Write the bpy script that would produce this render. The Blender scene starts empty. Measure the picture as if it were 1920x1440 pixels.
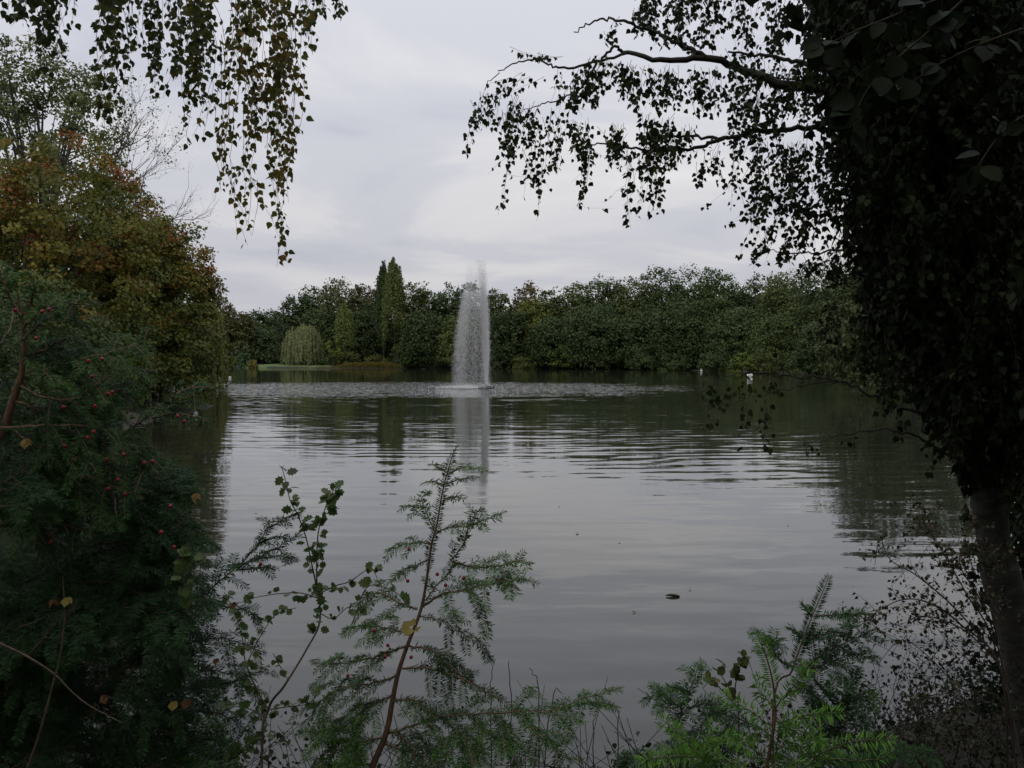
import bpy, math, random
import numpy as np
from mathutils import Vector, Matrix

RS = np.random.RandomState(11)
random.seed(11)
scn = bpy.context.scene
COL = scn.collection

# ------------------------------------------------------------------ camera
FPX, CX, CY, HOR = 1880.0, 960.0, 720.0, 668.0
EYE = 2.6
PITCH = math.atan((CY - HOR) / FPX)
cam_d = bpy.data.cameras.new('camera')
cam_d.sensor_width = 36.0
cam_d.lens = 36.0 * FPX / 1920.0
cam_d.clip_start = 0.05
cam_d.clip_end = 3000.0
cam = bpy.data.objects.new('camera', cam_d)
COL.objects.link(cam)
cam.location = (0, 0, EYE)
cam.rotation_euler = (math.pi / 2 - PITCH, 0, 0)
scn.camera = cam

# ------------------------------------------------------------------ light
SUN_EL, SUN_ROT = math.radians(48), math.radians(200)
world = bpy.data.worlds.new('World')
scn.world = world
world.use_nodes = True
nt = world.node_tree
for n in list(nt.nodes):
    nt.nodes.remove(n)


def N(t, kind, **kw):
    n = t.nodes.new(kind)
    for k, v in kw.items():
        if k.startswith('i_'):
            n.inputs[k[2:].replace('_', ' ')].default_value = v
        else:
            setattr(n, k, v)
    return n


def L(t, a, b):
    t.links.new(a, b)


def M(t, op, a, b=None, clamp=False):
    n = t.nodes.new('ShaderNodeMath')
    n.operation = op
    n.use_clamp = clamp
    for i, v in enumerate((a, b)):
        if v is None:
            continue
        if isinstance(v, (int, float)):
            n.inputs[i].default_value = v
        else:
            t.links.new(v, n.inputs[i])
    return n.outputs[0]


def ramp(t, fac, stops, interp='LINEAR'):
    n = t.nodes.new('ShaderNodeValToRGB')
    n.color_ramp.interpolation = interp
    els = n.color_ramp.elements
    while len(els) < len(stops):
        els.new(0.5)
    for e, (p, c) in zip(els, stops):
        e.position = p
        e.color = (c[0], c[1], c[2], 1)
    if fac is not None:
        t.links.new(fac, n.inputs[0])
    return n.outputs[0]


sky = N(nt, 'ShaderNodeTexSky')
sky.sky_type = 'NISHITA'
sky.sun_disc = False
sky.sun_elevation = SUN_EL
sky.sun_rotation = SUN_ROT
sky.air_density = 1.5
sky.dust_density = 4.0
bg_sky = N(nt, 'ShaderNodeBackground')
bg_sky.inputs[1].default_value = 0.08
L(nt, sky.outputs[0], bg_sky.inputs[0])
tc = N(nt, 'ShaderNodeTexCoord')
sep = N(nt, 'ShaderNodeSeparateXYZ')
L(nt, tc.outputs['Generated'], sep.inputs[0])
zz = M(nt, 'ADD', M(nt, 'MAXIMUM', sep.outputs[2], 0.0), 0.16)
cmb = N(nt, 'ShaderNodeCombineXYZ')
L(nt, M(nt, 'DIVIDE', sep.outputs[0], zz), cmb.inputs[0])
L(nt, M(nt, 'DIVIDE', sep.outputs[1], zz), cmb.inputs[1])
cn1 = N(nt, 'ShaderNodeTexNoise')
cn1.inputs['Scale'].default_value = 0.95
cn1.inputs['Detail'].default_value = 6
cn1.inputs['Roughness'].default_value = 0.52
cn1.inputs['Distortion'].default_value = 0.5
L(nt, cmb.outputs[0], cn1.inputs['Vector'])
cn2 = N(nt, 'ShaderNodeTexNoise')
cn2.inputs['Scale'].default_value = 0.28
cn2.inputs['Detail'].default_value = 3
L(nt, cmb.outputs[0], cn2.inputs['Vector'])
cl = M(nt, 'ADD', M(nt, 'MULTIPLY', cn1.outputs[0], 0.5), M(nt, 'MULTIPLY', cn2.outputs[0], 0.5))
ccol = ramp(nt, cl, [(0.40, (0.80, 0.82, 0.94)), (0.47, (0.93, 0.94, 1.03)), (0.53, (1.10, 1.09, 1.13)), (0.61, (1.26, 1.25, 1.25))], 'EASE')
bg_cl = N(nt, 'ShaderNodeBackground')
# overcast sky: brighter towards the zenith
L(nt, M(nt, 'ADD', 0.57, M(nt, 'MULTIPLY', M(nt, 'MAXIMUM', sep.outputs[2], 0.0), 0.62)), bg_cl.inputs[1])
L(nt, ccol, bg_cl.inputs[0])
mixw = N(nt, 'ShaderNodeMixShader')
mixw.inputs[0].default_value = 0.94
L(nt, bg_sky.outputs[0], mixw.inputs[1])
L(nt, bg_cl.outputs[0], mixw.inputs[2])
wout = N(nt, 'ShaderNodeOutputWorld')
L(nt, mixw.outputs[0], wout.inputs[0])

sun_d = bpy.data.lights.new('sun', 'SUN')
sun_d.energy = 0.5
sun_d.angle = math.radians(40)
sun_d.color = (1.0, 0.96, 0.9)
sun = bpy.data.objects.new('sun', sun_d)
COL.objects.link(sun)
# sky azimuth: rotation r (clockwise from +Y)
sdir = Vector((math.sin(SUN_ROT) * math.cos(SUN_EL), math.cos(SUN_ROT) * math.cos(SUN_EL), math.sin(SUN_EL)))
sun.rotation_euler = sdir.to_track_quat('Z', 'Y').to_euler()

scn.view_settings.view_transform = 'Standard'
scn.view_settings.look = 'None'
scn.view_settings.exposure = 0.0
scn.view_settings.gamma = 1.0
scn.view_settings.use_curve_mapping = False
scn.cycles.max_bounces = 6
scn.cycles.diffuse_bounces = 3
scn.cycles.transmission_bounces = 3
scn.cycles.glossy_bounces = 3

# ------------------------------------------------------------------ helpers
_F = np.array((0, math.cos(PITCH), -math.sin(PITCH)))
_U = np.array((0, math.sin(PITCH), math.cos(PITCH)))
_Rt = np.array((1.0, 0, 0))


def at(px, py, D):
    """world point seen at photo pixel (px, py) at distance D along +Y"""
    d = _Rt * (px - CX) + _U * (CY - py) + _F * FPX
    return np.array((0, 0, EYE)) + d * (D / d[1])


def nrm(v):
    v = np.asarray(v, float)
    return v / (np.linalg.norm(v, axis=-1, keepdims=True) + 1e-12)


def smooth(a, b, x):
    t = np.clip((x - a) / (b - a), 0, 1)
    return t * t * (3 - 2 * t)


def curve(pts, n):
    """Catmull-Rom through pts, n samples"""
    p = np.asarray(pts, float)
    if len(p) == 2:
        t = np.linspace(0, 1, n)[:, None]
        return p[0] * (1 - t) + p[1] * t
    q = np.vstack([2 * p[0] - p[1], p, 2 * p[-1] - p[-2]])
    u = np.linspace(0, len(p) - 1 - 1e-6, n)
    i = u.astype(int)
    f = (u - i)[:, None]
    a, b, c, d = q[i], q[i + 1], q[i + 2], q[i + 3]
    return 0.5 * (2 * b + (c - a) * f + (2 * a - 5 * b + 4 * c - d) * f ** 2 + (3 * b - a - 3 * c + d) * f ** 3)


class Acc:
    def __init__(s):
        s.v, s.l, s.s, s.t, s.n, s.m = [], [], [], [], 0, []

    def add(s, V, F, tint=0.5):
        F = np.asarray(F, np.int64)
        V = np.asarray(V, float).reshape(-1, 3)
        s.v.append(V)
        s.l.append((F + s.n).reshape(-1))
        s.s.append(np.full(len(F), F.shape[1]))
        if np.isscalar(tint):
            tint = np.full(len(V), float(tint))
        s.t.append(np.asarray(tint, float))
        s.n += len(V)

    def empty(s):
        return s.n == 0

    def mesh(s, name, mat, smooth_=False):
        me = bpy.data.meshes.new(name)
        V = np.vstack(s.v)
        Lp = np.concatenate(s.l)
        S = np.concatenate(s.s)
        me.vertices.add(len(V))
        me.vertices.foreach_set('co', V.astype(np.float32).reshape(-1))
        me.loops.add(len(Lp))
        me.loops.foreach_set('vertex_index', Lp.astype(np.int32))
        me.polygons.add(len(S))
        st = np.concatenate([[0], np.cumsum(S)[:-1]])
        me.polygons.foreach_set('loop_start', st.astype(np.int32))
        me.polygons.foreach_set('loop_total', S.astype(np.int32))
        if smooth_:
            me.polygons.foreach_set('use_smooth', np.ones(len(S), bool))
        at_ = me.attributes.new('tint', 'FLOAT', 'POINT')
        at_.data.foreach_set('value', np.concatenate(s.t).astype(np.float32))
        me.update(calc_edges=True)
        if mat is not None:
            me.materials.append(mat)
        return me

    def build(s, name, mat, parent=None, smooth_=False, kind=None):
        if s.n == 0:
            return None
        o = bpy.data.objects.new(name, s.mesh(name, mat, smooth_))
        COL.objects.link(o)
        if parent is not None:
            o.parent = parent
            # geometry was written in world space: undo the (translation only) parent chain
            off = Vector((0, 0, 0))
            p = parent
            while p is not None:
                off += p.location
                p = p.parent
            if off.length > 0:
                o.data.transform(Matrix.Translation(-off))
        if kind:
            o['kind'] = kind
        return o


def thing(name, label, cat, loc=(0, 0, 0), group=None):
    o = bpy.data.objects.new(name, None)
    o.empty_display_size = 0.2
    COL.objects.link(o)
    o.location = tuple(loc)
    tag(o, label, cat, group)
    return o


def tag(o, label, cat, group=None):
    o['label'] = label
    o['category'] = cat
    if group:
        o['group'] = group


def recentre(o, loc):
    """put the origin of a world-space mesh object at loc"""
    o.data.transform(Matrix.Translation(-Vector(tuple(loc))))
    o.location = tuple(loc)
    return o


def tube(acc, pts, radii, sides=6, tint=0.5):
    p = np.asarray(pts, float)
    n = len(p)
    r = np.broadcast_to(np.asarray(radii, float), (n,)) if np.ndim(radii) else np.full(n, float(radii))
    t = nrm(np.gradient(p, axis=0))
    ref = np.array((0.13, 0.21, 1.0)) if abs(t[n // 2][2]) < 0.8 else np.array((1.0, 0.2, 0.1))
    x = nrm(np.cross(t, ref))
    y = np.cross(t, x)
    a = np.linspace(0, 2 * math.pi, sides, endpoint=False)
    V = p[:, None] + r[:, None, None] * (x[:, None] * np.cos(a)[None, :, None] + y[:, None] * np.sin(a)[None, :, None])
    V = V.reshape(-1, 3)
    i = np.arange(n - 1)[:, None] * sides
    j = np.arange(sides)[None, :]
    k = (j + 1) % sides
    F = np.stack([i + j, i + k, i + sides + k, i + sides + j], -1).reshape(-1, 4)
    acc.add(V, F, tint)
    # end cap (tip)
    acc.add(V[-sides:], [list(range(sides))], tint)


# leaf templates: (verts, faces); x across, y along the leaf, z its normal
KITE = (np.array([(0, 0, 0), (-.36, .42, .05), (0, 1, 0), (.36, .42, .05)]), np.array([[0, 3, 2, 1]]))
BIRCH = (np.array([(0, 0, 0), (-.30, .10, .05), (-.43, .36, .07), (0, 1.0, -.06), (.43, .36, .07), (.30, .10, .05)]),
         np.array([[0, 3, 2, 1], [0, 5, 4, 3]]))
NEEDLE = (np.array([(0, 0, 0), (-.078, .45, .03), (0, 1, -.06), (.078, .45, .03)]), np.array([[0, 3, 2, 1]]))
CRUMPLED = (np.array([(0, 0, 0), (-.26, .10, .10), (-.50, .34, -.02), (-.30, .62, .16), (-.16, .80, .02), (.02, 1.05, -.12), (.20, .72, .14), (.44, .58, .0), (.30, .26, .18), (.12, .06, .02), (.02, .45, -.06)]),
            np.array([[0, 10, 2, 1], [10, 4, 3, 2], [10, 6, 5, 4], [10, 8, 7, 6], [0, 9, 8, 10]]))
OVAL = (np.array([(0, 0, 0), (-.34, .18, .06), (-.46, .50, .09), (-.28, .83, .04), (0, 1.02, -.05), (.28, .83, .04), (.46, .50, .09), (.34, .18, .06), (0, .5, 0)]),
        np.array([[0, 8, 2, 1], [8, 4, 3, 2], [0, 7, 6, 8], [8, 6, 5, 4]]))
LOBED = (np.array([(0, 0, 0), (-.10, .16, .02), (-.34, .20, .06), (-.26, .34, .03), (-.46, .48, .08), (-.27, .60, .03), (-.32, .77, .05), (-.15, .83, .01), (0, 1.0, -.04),
                   (.15, .83, .01), (.32, .77, .05), (.27, .60, .03), (.46, .48, .08), (.26, .34, .03), (.34, .20, .06), (.10, .16, .02), (0, .30, -.02), (0, .55, -.02), (0, .76, -.02)]),
         None)
_lob_f4 = np.array([[0, 16, 3, 1], [16, 17, 5, 3], [17, 18, 7, 5], [0, 15, 13, 16], [16, 13, 11, 17], [17, 11, 9, 18]])
_lob_f3 = np.array([[1, 3, 2], [3, 5, 4], [5, 7, 6], [18, 8, 7], [18, 9, 8], [15, 14, 13], [13, 12, 11], [11, 10, 9]])


def leaves(acc, P, D, Nn, size, tpl=KITE, tint=0.5, width=1.0):
    P = np.asarray(P, float).reshape(-1, 3)
    n = len(P)
    if n == 0:
        return
    y = nrm(D)
    x = nrm(np.cross(y, Nn))
    z = np.cross(x, y)
    size = np.broadcast_to(np.asarray(size, float), (n,))
    T = tpl[0]
    V = P[:, None] + size[:, None, None] * (T[None, :, 0:1] * width * x[:, None] + T[None, :, 1:2] * y[:, None] + T[None, :, 2:3] * z[:, None])
    k = len(T)
    tt = np.repeat(np.broadcast_to(np.asarray(tint, float), (n,)), k)
    off = (np.arange(n) * k)[:, None, None]
    if tpl is LOBED:
        b0 = acc.n
        acc.add(V.reshape(-1, 3), (_lob_f4[None] + off).reshape(-1, 4), tt)
        acc.l.append(((_lob_f3[None] + off).reshape(-1, 3) + b0).reshape(-1))
        acc.s.append(np.full(n * len(_lob_f3), 3))
    else:
        acc.add(V.reshape(-1, 3), (tpl[1][None] + off).reshape(-1, tpl[1].shape[1]), tt)


def rdir(n, rs=RS):
    return nrm(rs.normal(size=(n, 3)))


# ------------------------------------------------------------------ materials
def leaf_mat(name, stops, trans=0.25, rough=0.5, spec=0.35, patch=0.0):
    m = bpy.data.materials.new(name)
    m.use_nodes = True
    t = m.node_tree
    t.nodes.clear()
    a = N(t, 'ShaderNodeAttribute', attribute_name='tint')
    f = a.outputs['Fac']
    if patch:
        g = N(t, 'ShaderNodeNewGeometry')
        ns = N(t, 'ShaderNodeTexNoise')
        ns.inputs['Scale'].default_value = patch
        ns.inputs['Detail'].default_value = 2
        L(t, g.outputs['Position'], ns.inputs['Vector'])
        f = M(t, 'ADD', f, M(t, 'MULTIPLY', M(t, 'SUBTRACT', ns.outputs[0], 0.5), 0.6))
    c = ramp(t, f, stops)
    oi = N(t, 'ShaderNodeObjectInfo')
    mx = N(t, 'ShaderNodeMix', data_type='RGBA', blend_type='MULTIPLY')
    mx.inputs[0].default_value = 1.0
    L(t, c, mx.inputs[6])
    L(t, oi.outputs['Color'], mx.inputs[7])
    p = N(t, 'ShaderNodeBsdfPrincipled')
    p.inputs['Roughness'].default_value = rough
    p.inputs['Specular IOR Level'].default_value = spec
    L(t, mx.outputs[2], p.inputs['Base Color'])
    tr = N(t, 'ShaderNodeBsdfTranslucent')
    L(t, mx.outputs[2], tr.inputs[0])
    ms = N(t, 'ShaderNodeMixShader')
    ms.inputs[0].default_value = trans
    L(t, p.outputs[0], ms.inputs[1])
    L(t, tr.outputs[0], ms.inputs[2])
    o = N(t, 'ShaderNodeOutputMaterial')
    L(t, ms.outputs[0], o.inputs[0])
    return m


def bark_mat(name, c1, c2, scale=20.0, stretch=(1, 1, 0.25), bump=0.4, rough=0.85):
    m = bpy.data.materials.new(name)
    m.use_nodes = True
    t = m.node_tree
    p = t.nodes['Principled BSDF']
    g = N(t, 'ShaderNodeTexCoord')
    mp = N(t, 'ShaderNodeMapping')
    mp.inputs['Scale'].default_value = stretch
    L(t, g.outputs['Object'], mp.inputs[0])
    ns = N(t, 'ShaderNodeTexNoise')
    ns.inputs['Scale'].default_value = scale
    ns.inputs['Detail'].default_value = 6
    ns.inputs['Roughness'].default_value = 0.65
    L(t, mp.outputs[0], ns.inputs['Vector'])
    L(t, ramp(t, ns.outputs[0], [(0.35, c1), (0.65, c2)]), p.inputs['Base Color'])
    p.inputs['Roughness'].default_value = rough
    b = N(t, 'ShaderNodeBump')
    b.inputs['Strength'].default_value = bump
    b.inputs['Distance'].default_value = 0.02
    L(t, ns.outputs[0], b.inputs['Height'])
    L(t, b.outputs[0], p.inputs['Normal'])
    return m


def plain_mat(name, c, rough=0.6, spec=0.3):
    m = bpy.data.materials.new(name)
    m.use_nodes = True
    t = m.node_tree
    p = t.nodes['Principled BSDF']
    ns = N(t, 'ShaderNodeTexNoise')
    ns.inputs['Scale'].default_value = 30
    g = N(t, 'ShaderNodeTexCoord')
    L(t, g.outputs['Object'], ns.inputs['Vector'])
    L(t, ramp(t, ns.outputs[0], [(0.3, tuple(v * 0.75 for v in c)), (0.7, tuple(min(v * 1.15, 0.9) for v in c))]), p.inputs['Base Color'])
    p.inputs['Roughness'].default_value = rough
    p.inputs['Specular IOR Level'].default_value = spec
    return m


M_far = leaf_mat('far_foliage', [(0.0, (0.035, 0.055, 0.022)), (0.5, (0.062, 0.088, 0.030)), (1.0, (0.105, 0.125, 0.042))], 0.2, 0.6, 0.2)
M_autumn = leaf_mat('autumn_foliage', [(0.0, (0.040, 0.062, 0.014)), (0.45, (0.085, 0.100, 0.015)), (0.72, (0.155, 0.140, 0.018)), (0.9, (0.20, 0.105, 0.016)), (1.0, (0.22, 0.07, 0.02))], 0.28, 0.55, 0.25)
M_willow = leaf_mat('willow_foliage', [(0.0, (0.075, 0.095, 0.040)), (0.5, (0.12, 0.145, 0.062)), (1.0, (0.17, 0.185, 0.085))], 0.25, 0.55, 0.3)
M_birch = leaf_mat('birch_leaves', [(0.0, (0.013, 0.020, 0.008)), (0.25, (0.026, 0.040, 0.013)), (0.55, (0.045, 0.068, 0.018)), (0.8, (0.11, 0.11, 0.022)), (1.0, (0.18, 0.13, 0.03))], 0.22, 0.6, 0.12)  # darkest stop lowered to hold the deep shade of the right crown
M_birchL = leaf_mat('birch_leaves_turning', [(0.0, (0.028, 0.045, 0.016)), (0.4, (0.060, 0.080, 0.020)), (0.7, (0.16, 0.14, 0.025)), (1.0, (0.26, 0.15, 0.04))], 0.42, 0.55, 0.2)
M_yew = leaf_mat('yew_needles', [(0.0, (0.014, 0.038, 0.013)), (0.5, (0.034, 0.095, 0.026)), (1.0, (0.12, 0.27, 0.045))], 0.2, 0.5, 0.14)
M_haw = leaf_mat('hawthorn_leaves', [(0.0, (0.045, 0.085, 0.024)), (0.5, (0.085, 0.145, 0.040)), (1.0, (0.15, 0.18, 0.05))], 0.38, 0.45, 0.4)
M_brown = leaf_mat('dead_leaves', [(0.0, (0.10, 0.045, 0.02)), (0.5, (0.28, 0.15, 0.07)), (1.0, (0.62, 0.52, 0.16))], 0.25, 0.6, 0.2, patch=60)
M_shrub = leaf_mat('shrub_leaves', [(0.0, (0.030, 0.036, 0.018)), (0.5, (0.052, 0.055, 0.024)), (1.0, (0.12, 0.062, 0.030))], 0.2, 0.5, 0.25)
M_bark = bark_mat('bark', (0.018, 0.015, 0.011), (0.055, 0.047, 0.036), 18)
M_birchbark = bark_mat('birch_bark', (0.009, 0.008, 0.0065), (0.055, 0.052, 0.045), 9, (1, 1, 1.6), 0.6)
M_yewstem = bark_mat('yew_stem', (0.11, 0.055, 0.032), (0.22, 0.13, 0.075), 60, (1, 1, 0.4), 0.3, 0.7)
M_twig = bark_mat('twig_bark', (0.035, 0.024, 0.018), (0.075, 0.055, 0.038), 60)
M_palestem = bark_mat('pale_stem', (0.07, 0.05, 0.03), (0.15, 0.11, 0.07), 60)
M_berry = plain_mat('red_berry', (0.30, 0.010, 0.02), 0.35, 0.4)
M_white = plain_mat('white_feathers', (0.80, 0.80, 0.78), 0.7, 0.2)
M_orange = plain_mat('orange_beak', (0.6, 0.2, 0.04), 0.5)
M_dark = plain_mat('dark_plastic', (0.03, 0.03, 0.03), 0.5)
M_wetwood = plain_mat('wet_wood', (0.035, 0.022, 0.016), 0.4)
M_post = plain_mat('white_paint', (0.7, 0.7, 0.66), 0.6)

# ------------------------------------------------------------------ lake and ground
SHORE = np.array([(-3.0, 5.2), (-5.0, 6.0), (-8.5, 14), (-12.5, 28), (-15.4, 46), (-15.6, 52), (-19, 60), (-30, 85), (-48, 125), (-62, 170), (-72, 205),
                  (-66, 222), (-46, 224), (-44, 219), (-24, 220), (-21, 224), (-19, 232), (-2, 214), (12, 206), (28, 196), (34, 180), (42, 160), (50, 135), (48, 110),
                  (36, 85), (27, 66), (21, 45), (14, 22), (9, 12), (5.5, 8.6), (3.5, 7.5), (2.5, 6.8), (1.7, 5.7), (0.0, 5.3)])


def sdist(X, Y):
    """distance to the shoreline, negative over the lake"""
    d = np.full(X.shape, 1e9)
    inside = np.zeros(X.shape, bool)
    n = len(SHORE)
    for i in range(n):
        a, b = SHORE[i], SHORE[(i + 1) % n]
        ab = b - a
        t = np.clip(((X - a[0]) * ab[0] + (Y - a[1]) * ab[1]) / (ab @ ab), 0, 1)
        d = np.minimum(d, np.hypot(X - a[0] - t * ab[0], Y - a[1] - t * ab[1]))
        c = ((a[1] > Y) != (b[1] > Y)) & (X < (b[0] - a[0]) * (Y - a[1]) / (b[1] - a[1] + 1e-12) + a[0])
        inside ^= c
    return np.where(inside, -d, d)


def ground_z(X, Y):
    X, Y = np.asarray(X, float), np.asarray(Y, float)
    s = sdist(X, Y)
    z = np.where(s > 0, 0.30 * smooth(0, 0.8, s) + 0.80 * smooth(0.3, 6, s) * (1 - .85 * smooth(50, 110, Y)), -1.2 * smooth(0, 3, -s))
    z = z + 0.05 * np.sin(X * 1.7 + 1) * np.cos(Y * 1.3) * smooth(0, 1.5, s) + 1.2 * smooth(50, 160, s) + 3.0 * smooth(8, 50, s) * smooth(60, 110, Y) * smooth(-30, -10, X)
    return z


def gz(x, y):
    return float(ground_z(np.array([x]), np.array([y]))[0])


gx = np.concatenate([-np.geomspace(900, 82, 25), np.linspace(-80, -14, 56), np.linspace(-13, 13, 80), np.linspace(14, 62, 46), np.geomspace(64, 900, 25)])
gy = np.concatenate([-np.geomspace(600, 6, 30), np.linspace(-5, 14, 60), np.linspace(15, 260, 125), np.geomspace(265, 1200, 20)])
GX, GY = np.meshgrid(gx, gy)
GZ = ground_z(GX, GY)
nx, ny = len(gx), len(gy)
a = Acc()
ii = (np.arange(ny - 1)[:, None] * nx + np.arange(nx - 1)[None, :])
a.add(np.stack([GX, GY, GZ], -1).reshape(-1, 3), np.stack([ii, ii + 1, ii + nx + 1, ii + nx], -1).reshape(-1, 4))
m = bpy.data.materials.new('earth')
m.use_nodes = True
t = m.node_tree
p = t.nodes['Principled BSDF']
g = N(t, 'ShaderNodeNewGeometry')
ns = N(t, 'ShaderNodeTexNoise')
ns.inputs['Scale'].default_value = 1.5
ns.inputs['Detail'].default_value = 8
L(t, g.outputs['Position'], ns.inputs['Vector'])
L(t, ramp(t, ns.outputs[0], [(0.3, (0.012, 0.009, 0.006)), (0.5, (0.020, 0.017, 0.009)), (0.7, (0.026, 0.028, 0.012))]), p.inputs['Base Color'])
p.inputs['Roughness'].default_value = 0.95
o = a.build('ground', m, smooth_=True)
o['kind'] = 'structure'

# lawn on the far left bank
a = Acc()
lx = np.linspace(-60, -40, 40)
ly = np.linspace(219, 262, 30)
LX, LY = np.meshgrid(lx, ly)
LZ = np.where(sdist(LX, LY) > 0.3, ground_z(LX, LY) + 0.07 + 0.006 * (LY - 219), -0.4)
ii = (np.arange(29)[:, None] * 40 + np.arange(39)[None, :])
a.add(np.stack([LX, LY, LZ], -1).reshape(-1, 3), np.stack([ii, ii + 1, ii + 41, ii + 40], -1).reshape(-1, 4))
m = bpy.data.materials.new('lawn')
m.use_nodes = True
t = m.node_tree
p = t.nodes['Principled BSDF']
g = N(t, 'ShaderNodeNewGeometry')
ns = N(t, 'ShaderNodeTexNoise')
ns.inputs['Scale'].default_value = 0.6
ns.inputs['Detail'].default_value = 6
L(t, g.outputs['Position'], ns.inputs['Vector'])
L(t, ramp(t, ns.outputs[0], [(0.35, (0.05, 0.09, 0.02)), (0.65, (0.09, 0.13, 0.03))]), p.inputs['Base Color'])
p.inputs['Roughness'].default_value = 0.9
o = a.build('lawn', m, smooth_=True)
o['kind'] = 'structure'

# water
FX, FY = -2.08, 81.5     # the fountain's nozzle
a = Acc()
a.add([(-140, 3, 0), (140, 3, 0), (140, 300, 0), (-140, 300, 0)], [[0, 1, 2, 3]])
m = bpy.data.materials.new('lake_water')
m.use_nodes = True
t = m.node_tree
p = t.nodes['Principled BSDF']
g = N(t, 'ShaderNodeNewGeometry')
pos = g.outputs['Position']
sp = N(t, 'ShaderNodeSeparateXYZ')
L(t, pos, sp.inputs[0])


def noise_at(scale, sx, sy, detail=2, rough=0.5, off=0.0):
    mp = N(t, 'ShaderNodeMapping')
    mp.inputs['Scale'].default_value = (sx, sy, 1)
    mp.inputs['Location'].default_value = (off, off * 0.7, off)
    L(t, pos, mp.inputs[0])
    n_ = N(t, 'ShaderNodeTexNoise')
    n_.inputs['Scale'].default_value = scale
    n_.inputs['Detail'].default_value = detail
    n_.inputs['Roughness'].default_value = rough
    L(t, mp.outputs[0], n_.inputs['Vector'])
    return n_


def mrange(v, a0, a1, b0, b1):
    n_ = N(t, 'ShaderNodeMapRange', interpolation_type='SMOOTHSTEP')
    n_.inputs[1].default_value = a0
    n_.inputs[2].default_value = a1
    n_.inputs[3].default_value = b0
    n_.inputs[4].default_value = b1
    L(t, v, n_.inputs[0])
    return n_.outputs[0]


dx = M(t, 'SUBTRACT', sp.outputs[0], FX)
dy = M(t, 'SUBTRACT', sp.outputs[1], FY)
r = M(t, 'SQRT', M(t, 'ADD', M(t, 'MULTIPLY', dx, dx), M(t, 'MULTIPLY', dy, dy)))
rinv = M(t, 'DIVIDE', 1.0, M(t, 'MAXIMUM', r, 0.5))
ux, uy = M(t, 'MULTIPLY', dx, rinv), M(t, 'MULTIPLY', dy, rinv)
# disturbed patch round the fountain
ex = M(t, 'MULTIPLY', M(t, 'ADD', dx, 5.0), 0.80)
ey = M(t, 'MULTIPLY', M(t, 'ADD', dy, -2.0), 1.0)
re = M(t, 'SQRT', M(t, 'ADD', M(t, 'MULTIPLY', ex, ex), M(t, 'MULTIPLY', ey, ey)))
edge = noise_at(0.22, 1, 1, 3)
re2 = M(t, 'ADD', re, M(t, 'MULTIPLY', M(t, 'SUBTRACT', edge.outputs[0], 0.5), 22.0))
A_chop = mrange(re2, 8.0, 24.0, 0.44, 0.0)
chop = noise_at(3.4, 1, 1.5, 4, 0.65)
cs = N(t, 'ShaderNodeSeparateColor')
L(t, chop.outputs['Color'], cs.inputs[0])
# rings travelling out from the fountain
ph = noise_at(0.12, 1, 1, 3, 0.6, 7.0)
A_ring = M(t, 'MULTIPLY', mrange(r, 12.0, 34.0, 0.045, 0.013), mrange(dy, 16.0, 34.0, 1.0, 0.10))
patchn = noise_at(0.30, 0.35, 1.0, 2, 0.5, 3.0)
A_ring = M(t, 'MULTIPLY', A_ring, mrange(patchn.outputs[0], 0.35, 0.62, 0.25, 1.25))
w1 = M(t, 'SINE', M(t, 'ADD', M(t, 'MULTIPLY', r, 2 * math.pi / 1.15), M(t, 'MULTIPLY', ph.outputs[0], 38.0)))
w2 = M(t, 'SINE', M(t, 'ADD', M(t, 'MULTIPLY', r, 2 * math.pi / 0.71), M(t, 'MULTIPLY', ph.outputs[0], -25.0)))
w = M(t, 'MULTIPLY', M(t, 'ADD', M(t, 'MULTIPLY', w1, 0.65), M(t, 'MULTIPLY', w2, 0.45)), A_ring)
# general breeze ripple, wave fronts across the view
rip = noise_at(1.0, 0.45, 2.2, 3, 0.55, 11.0)
rs_ = N(t, 'ShaderNodeSeparateColor')
L(t, rip.outputs['Color'], rs_.inputs[0])
A_rip = M(t, 'ADD', mrange(r, 12.0, 40.0, 0.06, 0.042), 0.0)
A_rip = M(t, 'MULTIPLY', A_rip, mrange(dy, 14.0, 40.0, 1.0, 0.18))
fine = noise_at(5.0, 0.5, 1.6, 2, 0.5, 23.0)
fs = N(t, 'ShaderNodeSeparateColor')
L(t, fine.outputs['Color'], fs.inputs[0])


def cent(o_):
    return M(t, 'SUBTRACT', o_, 0.5)


def total(u, ca, ra, fa, fac):
    s = M(t, 'MULTIPLY', u, w)
    s = M(t, 'ADD', s, M(t, 'MULTIPLY', cent(ca), M(t, 'MULTIPLY', A_chop, 3.0)))
    s = M(t, 'ADD', s, M(t, 'MULTIPLY', cent(ra), M(t, 'MULTIPLY', A_rip, fac)))
    s = M(t, 'ADD', s, M(t, 'MULTIPLY', cent(fa), 0.034))
    return s


SX = total(ux, cs.outputs[0], rs_.outputs[0], fs.outputs[0], 0.5)
SY = total(uy, cs.outputs[1], rs_.outputs[1], fs.outputs[1], 1.3)
cv = N(t, 'ShaderNodeCombineXYZ')
L(t, M(t, 'MULTIPLY', SX, -1.0), cv.inputs[0])
L(t, M(t, 'MULTIPLY', SY, -1.0), cv.inputs[1])
cv.inputs[2].default_value = 1.0
nn = N(t, 'ShaderNodeVectorMath', operation='NORMALIZE')
L(t, cv.outputs[0], nn.inputs[0])
L(t, nn.outputs[0], p.inputs['Normal'])
p.inputs['Base Color'].default_value = (0.021, 0.023, 0.016, 1)
p.inputs['Roughness'].default_value = 0.03
p.inputs['IOR'].default_value = 1.333
o = a.build('lake_water', m)
o['kind'] = 'structure'


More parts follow.
